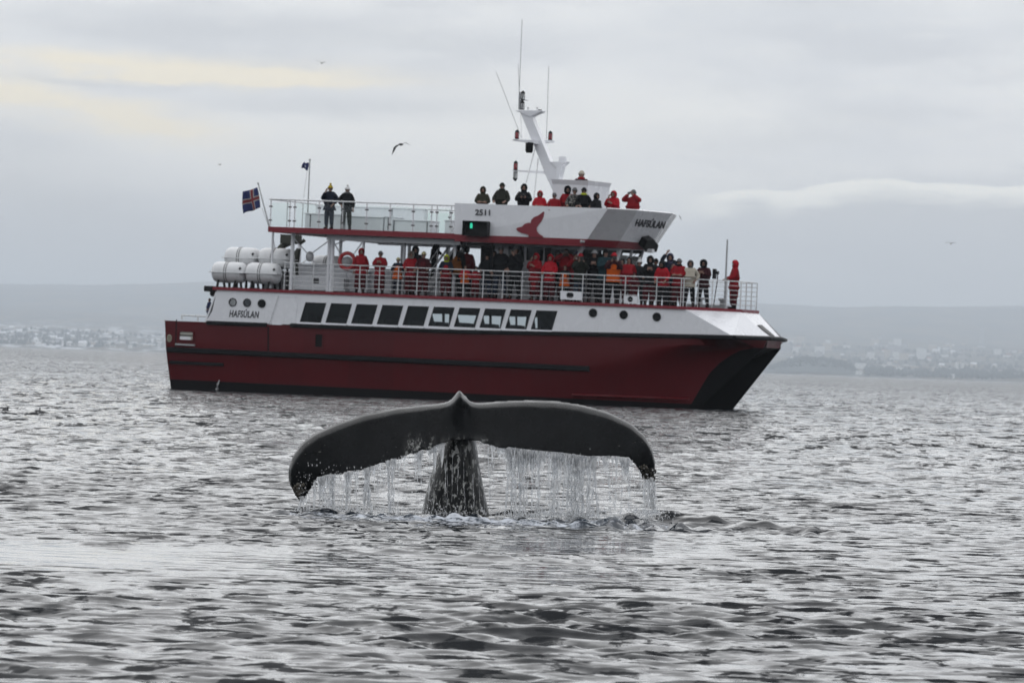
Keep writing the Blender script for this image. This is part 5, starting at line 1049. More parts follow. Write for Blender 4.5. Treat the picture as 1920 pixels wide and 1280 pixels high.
def flag(pole_a, pole_b, y, corners, label, kind, r, nu=16, nv=10):
    pa, pb = B(*pole_a, y), B(*pole_b, y); e = world_thing('flag', pa); off = pa
    b = MB(); b.tube([(0, 0, 0), pb - pa], [r, r * .7], 8); b.ball(pb - pa, r * 1.4); b.build('flag_pole', M['galv'], e)
    A, Bc, C_, D_ = [B(X, Y, y) - off for X, Y in corners]         # hoist top, fly top, fly bottom, hoist bottom
    vs = []; uvs = []
    for j in range(nv + 1):
        for i in range(nu + 1):
            s_, t_ = i / nu, j / nv; q_ = (A * (1 - s_) + Bc * s_) * (1 - t_) + (D_ * (1 - s_) + C_ * s_) * t_
            q_ = q_ + np.array([0.02 * math.sin(9 * s_ + 4 * t_), .10 * s_ ** .5 * math.sin(8.5 * s_ + 2.2 * t_), .045 * s_ * math.sin(7 * s_ + 1.5 + t_)]); vs.append(q_); uvs.append((s_, 1 - t_))
    b = MB(); b.add(vs, [(j * (nu + 1) + i, j * (nu + 1) + i + 1, (j + 1) * (nu + 1) + i + 1, (j + 1) * (nu + 1) + i) for j in range(nv) for i in range(nu)], True)
    o = b.build('cloth', flag_mat(kind), e); ul = o.data.uv_layers.new(name='UVMap')
    for lp in o.data.loops: ul.data[lp.index].uv = uvs[lp.vertex_index]
    so_ = o.modifiers.new('thickness', 'SOLIDIFY'); so_.thickness = .008
    tag(e, label, 'flag'); return e
flag((505, 425), (484, 344), 1.0, [(482.5, 351), (453, 361), (457.5, 401), (489, 389)], 'blue flag with red and white cross on leaning pole at the stern', 'cross', .03)
flag((577, 400), (581, 300), 2.6, [(578.5, 304.5), (567.5, 306), (567, 316), (577, 320)], 'small dark blue pennant with pale disc on upright pole', 'disc', .032)
rod('halyard', B(491, 390, 1.0), B(505, 428, 1.0), .006, 'strap'); rod('halyard', B(576, 320, 2.6), B(569, 372, 2.6), .005, 'strap')
b = MB(); a_ = B(397, 542, .2); b.box(a_[0] - .25, a_[0] + .12, -.02, .5, a_[2] - .1, a_[2] + .12); b.ball(a_ + (.02, .1, -.16), .13); b.build('stern_floodlight', M['blk'], boat, .03)
# ------------------------------------------------------------------ people
m_skin = mat('skin', (0.24, 0.14, 0.105), 0.6, var=0.08, scale=20)
CLOTH = dict(red=(0.27, 0.010, 0.017), brightred=(0.42, 0.014, 0.025), darkred=(0.085, 0.007, 0.012), maroon=(0.045, 0.010, 0.014), black=(0.010, 0.011, 0.013), navy=(0.012, 0.017, 0.032), jeans=(0.022, 0.032, 0.055), olive=(0.040, 0.041, 0.028), darkolive=(0.025, 0.028, 0.022),
             grey=(0.14, 0.14, 0.145), lightgrey=(0.36, 0.36, 0.37), cream=(0.48, 0.44, 0.37), orange=(0.72, 0.13, 0.015), rust=(0.22, 0.075, 0.015), neon=(0.55, 0.62, 0.05), yellow=(0.42, 0.31, 0.03), white=(0.66, 0.66, 0.66), blue=(0.018, 0.028, 0.085), purple=(0.075, 0.07, 0.12), brown=(0.05, 0.032, 0.022), paleyellow=(0.48, 0.44, 0.25), fur=(0.21, 0.19, 0.17), teal=(0.02, 0.05, 0.06))
CM = {k_: mat('cloth_' + k_, tuple(x_ * .8 for x_ in c_), 0.85, var=0.22, scale=9, bump=0.25, spec=0.12) for k_, c_ in CLOTH.items()}
def camo():
    M_ = mat('cloth_camo', (0.03, 0.03, 0.03), 0.8); k = NT(M_.node_tree); p = [x_ for x_ in M_.node_tree.nodes if x_.type == 'BSDF_PRINCIPLED'][0]; g = k.node('ShaderNodeTexCoord').outputs['Object']
    k.put(p.inputs['Base Color'], k.mix(k.m('GREATER_THAN', k.noise(g, 16, 2), .54), (0.012, 0.012, 0.014, 1), (0.16, 0.155, 0.14, 1))); return M_
CM['camo'] = camo()
ARM = dict(down=((.26, .03, 1.15), (.27, -.07, .90)), rail=((.27, -.06, 1.16), (.21, -.30, 1.09)), fold=((.27, -.10, 1.17), (-.04, -.25, 1.16)), cam=((.27, -.15, 1.20), (.07, -.27, 1.50)),
           bino=((.37, -.14, 1.37), (.075, -.20, 1.60)), point=((.36, -.12, 1.50), (.56, -.22, 1.70)), chest=((.27, -.08, 1.18), (.05, -.25, 1.30)), hip=((.33, .04, 1.20), (.22, -.12, 1.02)), up=((.30, -.10, 1.52), (.12, -.15, 1.78)))
_cache = {}
def skinned(key, verts, edges, rad, root=0, sub=1):
    """one continuous surface grown round a skeleton"""
    if key in _cache: return _cache[key]
    me_k = bpy.data.meshes.new('form'); bm = bmesh.new(); lay = bm.verts.layers.skin.verify(); vv = []
    for i, (p, r_) in enumerate(zip(verts, rad)):
        q_ = bm.verts.new(p); q_[lay].radius = (r_ if isinstance(r_, tuple) else (r_, r_)); q_[lay].use_root = (i == root); vv.append(q_)
    for a, b_ in edges: bm.edges.new((vv[a], vv[b_]))
    bm.to_mesh(me_k); bm.free()
    o = bpy.data.objects.new('form', me_k); COL.objects.link(o)
    sk = o.modifiers.new('skin', 'SKIN'); sk.use_smooth_shade = True
    if sub: ss = o.modifiers.new('sub', 'SUBSURF'); ss.levels = sub; ss.render_levels = sub
    bpy.context.view_layer.update(); me_o = bpy.data.meshes.new_from_object(o.evaluated_get(bpy.context.evaluated_depsgraph_get())); bpy.data.objects.remove(o); bpy.data.meshes.remove(me_k)
    me_o.polygons.foreach_set('use_smooth', [True] * len(me_o.polygons)); _cache[key] = me_o; return me_o
def leanf(lean):
    c_, s_ = math.cos(lean), math.sin(lean)
    def f(p):
        if p[2] <= 0.95: return p
        z = p[2] - .95; return (p[0], p[1] * c_ - z * s_, .95 + z * c_ + p[1] * s_)
    return f
def skeleton(poseL, poseR, lean, stance):
    L = leanf(lean); V = {}
    V['pelvis'] = (0, 0, .95); V['waist'] = L((0, -.005, 1.10)); V['chest'] = L((0, 0, 1.30)); V['neckb'] = L((0, .01, 1.47)); V['neck'] = L((0, 0, 1.53))
    V['jaw'] = L((0, -.02, 1.585)); V['brow'] = L((0, -.005, 1.665)); V['crown'] = L((0, .0, 1.725)); V['nose'] = L((0, -.105, 1.635))
    for sd, ps in ((1, poseL), (-1, poseR)):
        el_, wr = ARM[ps]; V['sh%d' % sd] = L((sd * .175, 0, 1.42)); V['el%d' % sd] = L((sd * el_[0], el_[1], el_[2])); V['wr%d' % sd] = L((sd * wr[0], wr[1], wr[2]))
        sp = stance; V['hip%d' % sd] = (sd * .09, 0, .90); V['kn%d' % sd] = (sd * (.09 + .5 * sp), -.02, .50); V['an%d' % sd] = (sd * (.09 + sp), .02, .09); V['toe%d' % sd] = (sd * (.10 + sp * 1.15), -.15, .035)
    return V
def hand_chain(wr, el_, sd):
    w, e = np.array(wr), np.array(el_); d = w - e; d /= np.linalg.norm(d); side = np.cross(d, [0, -1, .3]); side /= np.linalg.norm(side) + 1e-9; out = np.cross(side, d)
    palm = w + d * .055; P = [palm]; R_ = [(.036, .022)]; E = []
    for k_, (o_, ln) in enumerate(((-.030, .062), (-.010, .075), (.010, .078), (.029, .066))):
        b0 = palm + d * .035 + side * o_; b1 = b0 + d * ln * .55 - out * .01; b2 = b0 + d * ln * .9 - out * .035; i0 = len(P); P += [b0, b1, b2]; R_ += [.010, .0095, .008]; E += [(0, i0), (i0, i0 + 1), (i0 + 1, i0 + 2)]
    i0 = len(P); P += [palm + side * .04 * sd - out * .01, palm + side * .06 * sd + d * .03 - out * .02]; R_ += [.011, .009]; E += [(0, i0), (i0, i0 + 1)]
    return P, R_, E
def body_mesh(poseL, poseR, lean, stance):
    V = skeleton(poseL, poseR, lean, stance); names = list(V); vs = [V[k_] for k_ in names]; ix = {k_: i for i, k_ in enumerate(names)}
    rad = dict(pelvis=(.15, .11), waist=(.135, .10), chest=(.165, .115), neckb=(.09, .07), neck=.055, jaw=(.062, .075), brow=(.076, .092), crown=(.055, .065), nose=.013)
    for sd in (1, -1): rad.update({'sh%d' % sd: .068, 'el%d' % sd: .046, 'wr%d' % sd: .030, 'hip%d' % sd: .098, 'kn%d' % sd: .063, 'an%d' % sd: .042, 'toe%d' % sd: (.045, .03)})
    E = [('pelvis', 'waist'), ('waist', 'chest'), ('chest', 'neckb'), ('neckb', 'neck'), ('neck', 'jaw'), ('jaw', 'brow'), ('brow', 'crown'), ('brow', 'nose')]
    for sd in (1, -1): E += [('chest', 'sh%d' % sd), ('sh%d' % sd, 'el%d' % sd), ('el%d' % sd, 'wr%d' % sd), ('pelvis', 'hip%d' % sd), ('hip%d' % sd, 'kn%d' % sd), ('kn%d' % sd, 'an%d' % sd), ('an%d' % sd, 'toe%d' % sd)]
    ed = [(ix[a], ix[b_]) for a, b_ in E]; rr = [rad[k_] for k_ in names]
    for sd in (1, -1):
        P, R_, HE = hand_chain(V['wr%d' % sd], V['el%d' % sd], sd); o = len(vs); vs += [tuple(p) for p in P]; rr += R_; ed += [(ix['wr%d' % sd], o)] + [(a + o, b_ + o) for a, b_ in HE]
    return skinned(('body', poseL, poseR, lean, stance), vs, ed, rr, 0)
def jacket_mesh(poseL, poseR, lean, stance, style):
    V = skeleton(poseL, poseR, lean, stance); L = leanf(lean)
    vs = [(0, 0, .80 if style != 'vest' else .86), (0, 0, .97), L((0, -.005, 1.13)), L((0, 0, 1.31)), L((0, .01, 1.47)), L((0, .0, 1.53))]; rr = [(.235, .18), (.225, .175), (.21, .165), (.235, .175), (.12, .105), (.09, .09)]
    E = [(0, 1), (1, 2), (2, 3), (3, 4), (4, 5)]
    for sd in (1, -1):
        o = len(vs); w, e = np.array(V['wr%d' % sd]), np.array(V['el%d' % sd]); vs += [V['sh%d' % sd], V['el%d' % sd], tuple(e + (w - e) * .93)]; rr += [.118, .09, .068]; E += [(3, o), (o, o + 1), (o + 1, o + 2)]
    if style == 'long':
        vs += [(0, .01, .60), (0, .01, .32)]; k_ = len(vs); rr += [(.22, .17), (.25, .19)]; E += [(0, k_ - 2), (k_ - 2, k_ - 1)]
    return skinned(('jacket', poseL, poseR, lean, stance, style), vs, E, rr, 1)
def trouser_mesh(stance, wide):
    w = 1.35 if wide else 1.12; vs = [(0, 0, 1.0), (0, 0, .9)]; rr = [(.16, .13), (.17, .135)]; E = [(0, 1)]
    for sd in (1, -1): o = len(vs); vs += [(sd * .095, 0, .84), (sd * (.10 + .5 * stance), -.015, .5), (sd * (.10 + stance), .015, .14 if not wide else .11)]; rr += [.118 * w, .092 * w, .075 * w * (1.15 if wide else 1)]; E += [(1, o), (o, o + 1), (o + 1, o + 2)]
    return skinned(('trousers', stance, wide), vs, E, rr, 0)
def boot_mesh(stance):
    key = ('boots', stance)
    if key in _cache: return _cache[key]
    res = []
    for sd in (1, -1):
        b = MB(); x_ = sd * (.10 + stance); b.tube([(x_, .02, .24), (x_, .03, .08), (x_, .03, .02)], [.062, .060, .058], 10); b.ball((x_ + sd * .01, -.06, .055), .06, (.85, 2.0, .85), 10, 7); res.append(b.mesh('boot', CM['black']))
    _cache[key] = res; return res
def head_mesh(kind, lean):
    key = ('head', kind, lean)
    if key in _cache: return _cache[key]
    L = leanf(lean); b = MB(); b.cs = True; hc = np.array((0, -.008, 1.645))
    def shell(rx, ry, rz, cut, c=(0, 0, 0), nu=22, nv=14, thick=.02, low=-.95):
        ids = {}; vs = []
        for lay in (0, 1):
            for i in range(nv + 1):
                t_ = math.pi * i / nv
                for j in range(nu):
                    a = 2 * math.pi * j / nu; s_ = 1 - lay * thick / rx; d = np.array((math.sin(t_) * math.cos(a), math.sin(t_) * math.sin(a), math.cos(t_))); ids[lay, i, j] = len(vs); vs.append(hc + np.array(c) + d * (rx * s_, ry * s_, rz * s_))
        keep = lambda i, j: not cut(np.array((math.sin(math.pi * (i + .5) / nv) * math.cos(2 * math.pi * (j + .5) / nu), math.sin(math.pi * (i + .5) / nv) * math.sin(2 * math.pi * (j + .5) / nu), math.cos(math.pi * (i + .5) / nv))))
        fs = []
        for i in range(nv):
            for j in range(nu):
                if keep(i, j):
                    q_ = [(i, j), (i + 1, j), (i + 1, (j + 1) % nu), (i, (j + 1) % nu)]; fs.append(tuple(ids[0, *t_] for t_ in q_)); fs.append(tuple(ids[1, *t_] for t_ in q_)[::-1])
        b.add([L(tuple(v_)) for v_ in vs], fs, True)
    if kind in ('hood', 'furhood'):
        shell(.128, .142, .160, lambda d: d[1] < -.62 and abs(d[2] + .05) < .62, c=(0, .012, .005)); b.tube([L((0, .02, 1.45)), L((0, .02, 1.56))], [.115, .10], 14)
        if kind == 'furhood':
            r = random.Random(3)
            for i in range(40): a = 2 * math.pi * i / 40; b.ball(L((.105 * math.cos(a), -.095 + r.uniform(-.02, .02), 1.645 + .135 * math.sin(a))), r.uniform(.025, .042), (1, 1, 1), 6, 4)
    elif kind in ('beanie', 'pompom'):
        shell(.098, .115, .125, lambda d: d[2] < .12, c=(0, .004, .012)); 
        ring = [L((.102 * math.cos(t_), -.004 + .118 * math.sin(t_), 1.672)) for t_ in np.linspace(0, 2 * math.pi, 19)]; b.tube(ring, .017, 7, False)
        if kind == 'pompom': b.ball(L((0, .0, 1.815)), .048, (1, 1, .95), 10, 7)
    elif kind == 'cap':
        shell(.097, .114, .11, lambda d: d[2] < .2, c=(0, .004, .012)); b.add([L(p) for p in [(-.075, -.09, 1.685), (.075, -.09, 1.685), (.06, -.18, 1.67), (0, -.2, 1.668), (-.06, -.18, 1.67), (-.075, -.09, 1.695), (.075, -.09, 1.695), (.06, -.18, 1.68), (0, -.2, 1.678), (-.06, -.18, 1.68)]], [(0, 1, 2, 3, 4), (9, 8, 7, 6, 5), (0, 5, 6, 1), (1, 6, 7, 2), (2, 7, 8, 3), (3, 8, 9, 4), (4, 9, 5, 0)], False)
    elif kind == 'hair':
        shell(.094, .112, .118, lambda d: (d[1] < -.35 and d[2] < .55), c=(0, .01, .006))
    elif kind == 'longhair':
        shell(.10, .118, .122, lambda d: (d[1] < -.35 and d[2] < .55), c=(0, .01, .006)); b.tube([L((0, .06, 1.66)), L((0, .075, 1.5)), L((.03, .08, 1.32))], [.09, .10, .05], 10)
    elif kind == 'scarf': b.torus(L((0, -.0, 1.52)), .085, .042, 18, 8, axis='z')
    me_ = b.mesh(kind, CM['black']); _cache[key] = me_; return me_
def face_mesh(lean):
    key = ('eyes', lean)
    if key in _cache: return _cache[key]
    L = leanf(lean); b = MB()
    for sx in (-1, 1): b.ball(L((sx * .032, -.088, 1.655)), .012, (1.2, .7, .8), 8, 5)
    me_ = b.mesh('eyes', CM['black']); _cache[key] = me_; return me_
def mouth_mesh(lean):
    key = ('mouth', lean)
    if key in _cache: return _cache[key]
    L = leanf(lean); b = MB(); b.ball(L((0, -.086, 1.588)), .016, (1.5, .6, .4), 8, 5); me_ = b.mesh('mouth', mat('lips', (.22, .07, .06), .5)); _cache[key] = me_; return me_
def put(name, me_, par, m_):
    o = link(name, me_, par)
    if m_ is not None:
        if not len(me_.materials): me_.materials.append(m_)
        o.material_slots[0].link = 'OBJECT'; o.material_slots[0].material = m_
    return o
GM, GT, GB = 'passengers along the main deck rail', 'passengers on the top deck', 'people elsewhere on the boat'
m_lens = mat('camera_black', (0.012, 0.012, 0.013), 0.3, var=0.1)
def person(X, Ytop, y, zfloor, label, group, jacket='red', trousers='darkred', head='hood', hcol=None, pose='rail', poseR=None, yaw=0.0, style='mid', lean=0.0, stance=.03, wide=None, scarf=None, prop=None, vest=None, scale=None):
    top = B(X, Ytop, y); hh = {'pompom': 1.86, 'beanie': 1.785, 'hood': 1.81, 'furhood': 1.81, 'cap': 1.76, 'hair': 1.77, 'longhair': 1.775}[head]
    z_top = leanf(lean)((0, 0, hh))[2]
    s_ = scale or max(min((top[2] - zfloor) / z_top, 1.16), .55); fy = y
    e = empty('person', mat=boat_m @ Matrix.Translation(Vector((top[0], fy, zfloor))) @ Matrix.Rotation(yaw - math.radians(-19) * 0.8, 4, 'Z') @ Matrix.Scale(s_, 4)); tag(e, label, 'person', group)
    pR = poseR or pose
    put('body', body_mesh(pose, pR, lean, stance), e, m_skin)
    put('jacket', jacket_mesh(pose, pR, lean, stance, style), e, CM[jacket])
    put('trousers', trouser_mesh(stance, jacket in ('red', 'brightred', 'darkred') and trousers in ('darkred', 'red') if wide is None else wide), e, CM[trousers])
    for bm_ in boot_mesh(stance): put('boot', bm_, e, CM['black'])
    nm = {'hood': 'hood', 'furhood': 'fur_hood', 'beanie': 'woolly_hat', 'pompom': 'bobble_hat', 'cap': 'cap', 'hair': 'hair', 'longhair': 'hair'}[head]
    put(nm, head_mesh(head, lean), e, CM[hcol or jacket]); put('eyes', face_mesh(lean), e, CM['black']); put('mouth', mouth_mesh(lean), e, None)
    if head in ('beanie', 'pompom', 'cap') : put('hair', head_mesh('hair', lean), e, CM[random.choice(['brown', 'black', 'brown'])])
    if scarf: put('scarf', head_mesh('scarf', lean), e, CM[scarf])
    if vest: put('vest', jacket_mesh('down', 'down', lean, stance, 'vest') if False else vest_mesh(lean), e, CM[vest])
    if prop:
        L = leanf(lean); wr = np.array(ARM[pose][1]); c_ = L((0, wr[1] - .07, wr[2] + (.07 if pose in ('cam', 'chest') else .04)))
        pe = empty(prop, mat=e.matrix_world @ Matrix.Translation(Vector(c_))); b = MB()
        if prop == 'binoculars':
            for sx in (-1, 1): b.lathe([(.022, .06), (.026, .0), (.034, -.07)], 10, c=(sx * .036, 0, 0), axis='y')
            b.build('barrels', m_lens, pe); b = MB(); b.box(-.02, .02, -.02, .03, -.01, .02); b.build('bridge', m_lens, pe)
        elif prop == 'phone': b.box(-.04, .04, -.006, .006, -.08, .08); b.build('case', m_lens, pe); b = MB(); b.box(-.036, .036, .0062, .008, -.074, .074); b.build('screen', mat('phone_glass', (.02, .025, .03), .1), pe)
        else: b.box(-.07, .07, -.03, .03, -.05, .05); b.box(-.03, .03, -.03, .03, .05, .075); b.build('camera_body', m_lens, pe); b = MB(); b.lathe([(.035, -.03), (.036, -.09), (.04, -.13), (.036, -.13)], 12, axis='y'); b.build('lens', m_lens, pe)
        tag(pe, f"{'pair of black binoculars' if prop == 'binoculars' else 'black ' + prop} held by the {' '.join(label.split()[:9])}", prop if prop != 'camera' else 'camera')
    return e
def vest_mesh(lean):
    L = leanf(lean); vs = [(0, 0, .84), (0, 0, .98), L((0, -.005, 1.13)), L((0, 0, 1.30)), L((0, .005, 1.41))]; rr = [(.25, .2), (.243, .195), (.23, .188), (.25, .195), (.19, .145)]
    return skinned(('vest', lean), vs, [(0, 1), (1, 2), (2, 3), (3, 4)], rr, 1)
D = ZD
# main deck, from the stern forward
person(678, 464.5, .42, D, 'person in all-red hooded overalls standing straight beside the lifebuoy', GM, 'red', 'darkred', 'hood', 'brightred', 'down', yaw=.15)
person(714, 470, .42, D, 'person in red overalls with grey hat holding a white mug at the chest', GM, 'red', 'darkred', 'beanie', 'grey', 'chest', yaw=-.1)
person(747, 482, .38, D, 'small person in orange life jacket and yellow-green hat at the rail', GM, 'navy', 'navy', 'beanie', 'paleyellow', 'rail', vest='orange')
person(780, 461, 1.0, D, 'person in black fur hood standing behind two red jackets', GM, 'black', 'black', 'furhood', 'black', 'down')
person(772, 470, .36, D, 'person in red jacket with pale fur hood leaning on the rail', GM, 'red', 'darkred', 'furhood', 'fur', 'rail', lean=.10)
person(795, 471, .40, D, 'person in dark red jacket with pale yellow hat and black sleeves at the rail', GM, 'maroon', 'darkred', 'beanie', 'paleyellow', 'rail', wide=True, vest='darkred')
person(838, 477, .36, D, 'person in neon yellow hood and red overalls bending over the rail', GM, 'navy', 'darkred', 'hood', 'neon', 'rail', lean=.16, wide=True, vest='red')
person(859, 456, 1.1, D, 'person in dark jacket and rust waist seen from behind at the stairs', GM, 'black', 'black', 'hair', 'black', 'down', yaw=2.6, vest='rust')
person(876, 462, 1.2, D, 'person in dark red coat with black hair, back turned, by the stairs', GM, 'darkred', 'maroon', 'hair', 'black', 'down', yaw=2.9, style='long')
person(873, 497, .36, D, 'child in orange life jacket holding the rail below the dark red coat', GM, 'brightred', 'black', 'hair', 'brown', 'rail', vest='orange')
person(893, 499, .36, D, 'child in red overalls with black hood at the rail', GM, 'red', 'darkred', 'hood', 'black', 'rail', wide=True)
person(914, 474, .55, D, 'person in black jacket and black cap, left of the tall man in black', GM, 'black', 'jeans', 'beanie', 'black', 'rail')
person(940, 462, .55, D, 'tall person in black jacket and blue jeans, one arm reaching right', GM, 'black', 'jeans', 'cap', 'grey', 'hip', 'down', stance=.07)
person(968, 463, .5, D, 'person in black jacket and grey cap photographing beside the wheelhouse', GM, 'black', 'black', 'cap', 'grey', 'cam', 'hip', yaw=-.5, stance=.08, prop='phone')
person(1006, 474, .45, D, 'person in long red hooded coat holding a phone to the face', GM, 'red', 'darkred', 'hood', 'brightred', 'chest', 'cam', style='long', yaw=-.5)
person(1033, 476, .42, D, 'person in bright red hooded jacket resting both arms on the rail', GM, 'brightred', 'darkred', 'hood', 'brightred', 'rail', yaw=-.25, lean=.06)
person(1062, 466, 1.0, D, 'person in red jacket raising binoculars with elbows out', GM, 'red', 'darkred', 'hair', 'black', 'bino', stance=.05, prop='binoculars')
person(1060, 497, .36, D, 'child in orange life jacket with dark hair at the white rail block', GM, 'black', 'black', 'hair', 'brown', 'rail', vest='orange')
person(1082, 470, .9, D, 'person in red jacket half hidden behind the red hat', GM, 'red', 'darkred', 'beanie', 'purple', 'cam')
person(1089, 474, .45, D, 'person in dark olive jacket with bright red woolly hat', GM, 'darkolive', 'jeans', 'beanie', 'brightred', 'cam', yaw=.2, prop='camera')
person(1115, 468, .7, D, 'person in black jacket with pale grey woolly hat under the wheelhouse', GM, 'black', 'black', 'beanie', 'lightgrey', 'chest')
person(1136, 464, .6, D, 'tall person in dark blue jacket with black hat facing right', GM, 'teal', 'black', 'beanie', 'black', 'chest', yaw=.5)
person(1152, 473, .42, D, 'person in orange vest and red hat photographing, black sleeves', GM, 'maroon', 'black', 'beanie', 'brightred', 'cam', vest='orange', yaw=.1, prop='camera')
person(1180, 482, .45, D, 'person in red jacket with long dark hair and raised chin', GM, 'red', 'maroon', 'longhair', 'black', 'down', yaw=-.2, wide=True)
person(1190, 508, .38, D, 'small child in dark red overalls at the bow rail', GM, 'darkred', 'darkred', 'hood', 'darkred', 'rail', scale=.68)
person(1200, 482, .60, D, 'person in black jacket with white bobble hat near the wheelhouse front', GM, 'black', 'black', 'pompom', 'white', 'rail')
person(1220, 479, .50, D, 'person in black jacket with big black fur hood, hands at the chest', GM, 'black', 'darkred', 'furhood', 'black', 'chest', wide=True)
person(1246, 489, .36, D, 'person in bright red jacket bent forward over the rail', GM, 'brightred', 'black', 'hood', 'black', 'rail', lean=.38, yaw=-.35)
person(1257, 474, .95, D, 'person in purple-grey hood with one arm raised to the head', GM, 'navy', 'maroon', 'hood', 'purple', 'rail', 'up')
person(1274, 484, .45, D, 'person in red overalls with black and white knitted hat', GM, 'red', 'darkred', 'beanie', 'grey', 'fold', scarf='black', yaw=-.2)
person(1295, 487, .5, D, 'person in cream jacket with grey hat and black trousers', GM, 'cream', 'black', 'hood', 'grey', 'hip', stance=.06)
person(1321, 486, 1.2, D, 'person in dark maroon jacket with huge black fur hood at the bow', GM, 'maroon', 'black', 'furhood', 'black', 'chest', yaw=-.3, stance=.08, lean=.05)
person(1378.5, 487, 3.0, D, 'person in long red hooded coat standing alone at the very bow, facing left', GM, 'red', 'darkred', 'hood', 'brightred', 'rail', yaw=-1.35, style='long', stance=.05)
person(1230, 484, 1.0, D, 'person in navy jacket and dark hat standing behind the big fur hood', GM, 'navy', 'black', 'beanie', 'black', 'down', yaw=.3)
person(1264, 487, 1.1, D, 'person in dark red jacket with black hood behind the knitted hat', GM, 'darkred', 'black', 'hood', 'black', 'cam')
person(1046, 469, 1.3, D, 'person in black jacket with grey hat by the wheelhouse door edge', GM, 'black', 'black', 'beanie', 'grey', 'hip')
person(1167, 485, 1.0, D, 'person in dark olive jacket behind the long dark hair', GM, 'darkolive', 'black', 'hair', 'black', 'down', yaw=-.4)
person(927, 470, 1.0, D, 'person in navy jacket with black hair behind the man in blue jeans', GM, 'navy', 'jeans', 'hair', 'black', 'chest')
# climbing the stairs
sx_ = sa[0] + (sb[0] - sa[0]) * .42
person(815, 446, 2.05, ZD + (ZU - ZD) * .27, 'person in black climbing the stairs, one hand on the handrail', GB, 'black', 'black', 'hair', 'black', 'rail', 'hip', yaw=1.6, lean=.22, stance=.05, scale=.97)
# top deck
T = ZU + .16
person(620, 343, .9, ZU, 'person in navy jacket with yellow bobble hat on the aft top deck', GT, 'navy', 'jeans', 'pompom', 'yellow', 'hip', 'cam', yaw=-.35, stance=.02, prop='phone')
person(652, 346, .9, ZU, 'person in black jacket with white bobble hat and olive trousers on the aft top deck', GT, 'black', 'darkolive', 'pompom', 'white', 'down', 'hip', stance=.05, scarf='grey')
def top_person(X, Yt, y, label, **kw): person(X, Yt, y, T, label, GT, **kw)
top_person(906, 349, .42, 'person in olive hooded jacket with arms folded on the bulwark above the number', jacket='olive', trousers='black', head='hood', hcol='olive', pose='fold')
top_person(942, 342, .45, 'person in dark olive jacket and grey hat, right of the olive hood', jacket='darkolive', trousers='black', head='beanie', hcol='darkolive', pose='rail', yaw=-.2, scarf='darkolive')
top_person(983, 344, .5, 'person in black hooded jacket holding a camera beside the mast stays', jacket='black', trousers='black', head='hood', hcol='black', pose='chest', prop='camera')
top_person(1013, 357, .42, 'person in bright red hood leaning on the bulwark left of the flying bridge', jacket='brightred', trousers='darkred', head='hood', hcol='brightred', pose='fold', lean=.06)
top_person(1040, 361, .42, 'person in red jacket with grey hat in front of the flying bridge corner', jacket='red', trousers='darkred', head='beanie', hcol='grey', pose='rail', lean=.06)
top_person(1065, 348, .75, 'person in red jacket with black fur hood behind the camouflage jacket', jacket='red', trousers='darkred', head='furhood', hcol='black', pose='down')
top_person(1078, 351, .45, 'person in black and grey camouflage jacket with dark hat', jacket='camo', trousers='black', head='beanie', hcol='grey', pose='rail', yaw=-.15)
top_person(1095, 351, .5, 'person in dark jacket with neon yellow scarf and black hat', jacket='black', trousers='black', head='beanie', hcol='black', pose='rail', scarf='neon', yaw=.25, lean=.05)
top_person(1119, 361, .45, 'small person in black jacket and black hood beside the flying bridge front', jacket='black', trousers='black', head='hood', hcol='black', pose='down', yaw=.9)
top_person(1151, 357, 1.25, 'person in bright red hooded jacket raising a hand to the face above the grey panel', jacket='brightred', trousers='darkred', head='hood', hcol='brightred', pose='chest', poseR='cam', yaw=-.5)
top_person(1188, 355, 3.0, 'person in red jacket looking through binoculars at the front of the top deck', jacket='red', trousers='darkred', head='beanie', hcol='grey', pose='bino', poseR='bino', yaw=-.45, prop='binoculars')
person(1091, 313, 3.0, ZU + .62, 'person in red and black jacket with pale cap standing on the flying bridge', GB, 'maroon', 'black', 'beanie', 'cream', 'down', yaw=.3, scarf='red')
person(393, 559, .8, 2.52, 'person in blue jacket with dark hair standing on the stern deck', GB, 'blue', 'navy', 'hair', 'black', 'hip', yaw=-1.2)
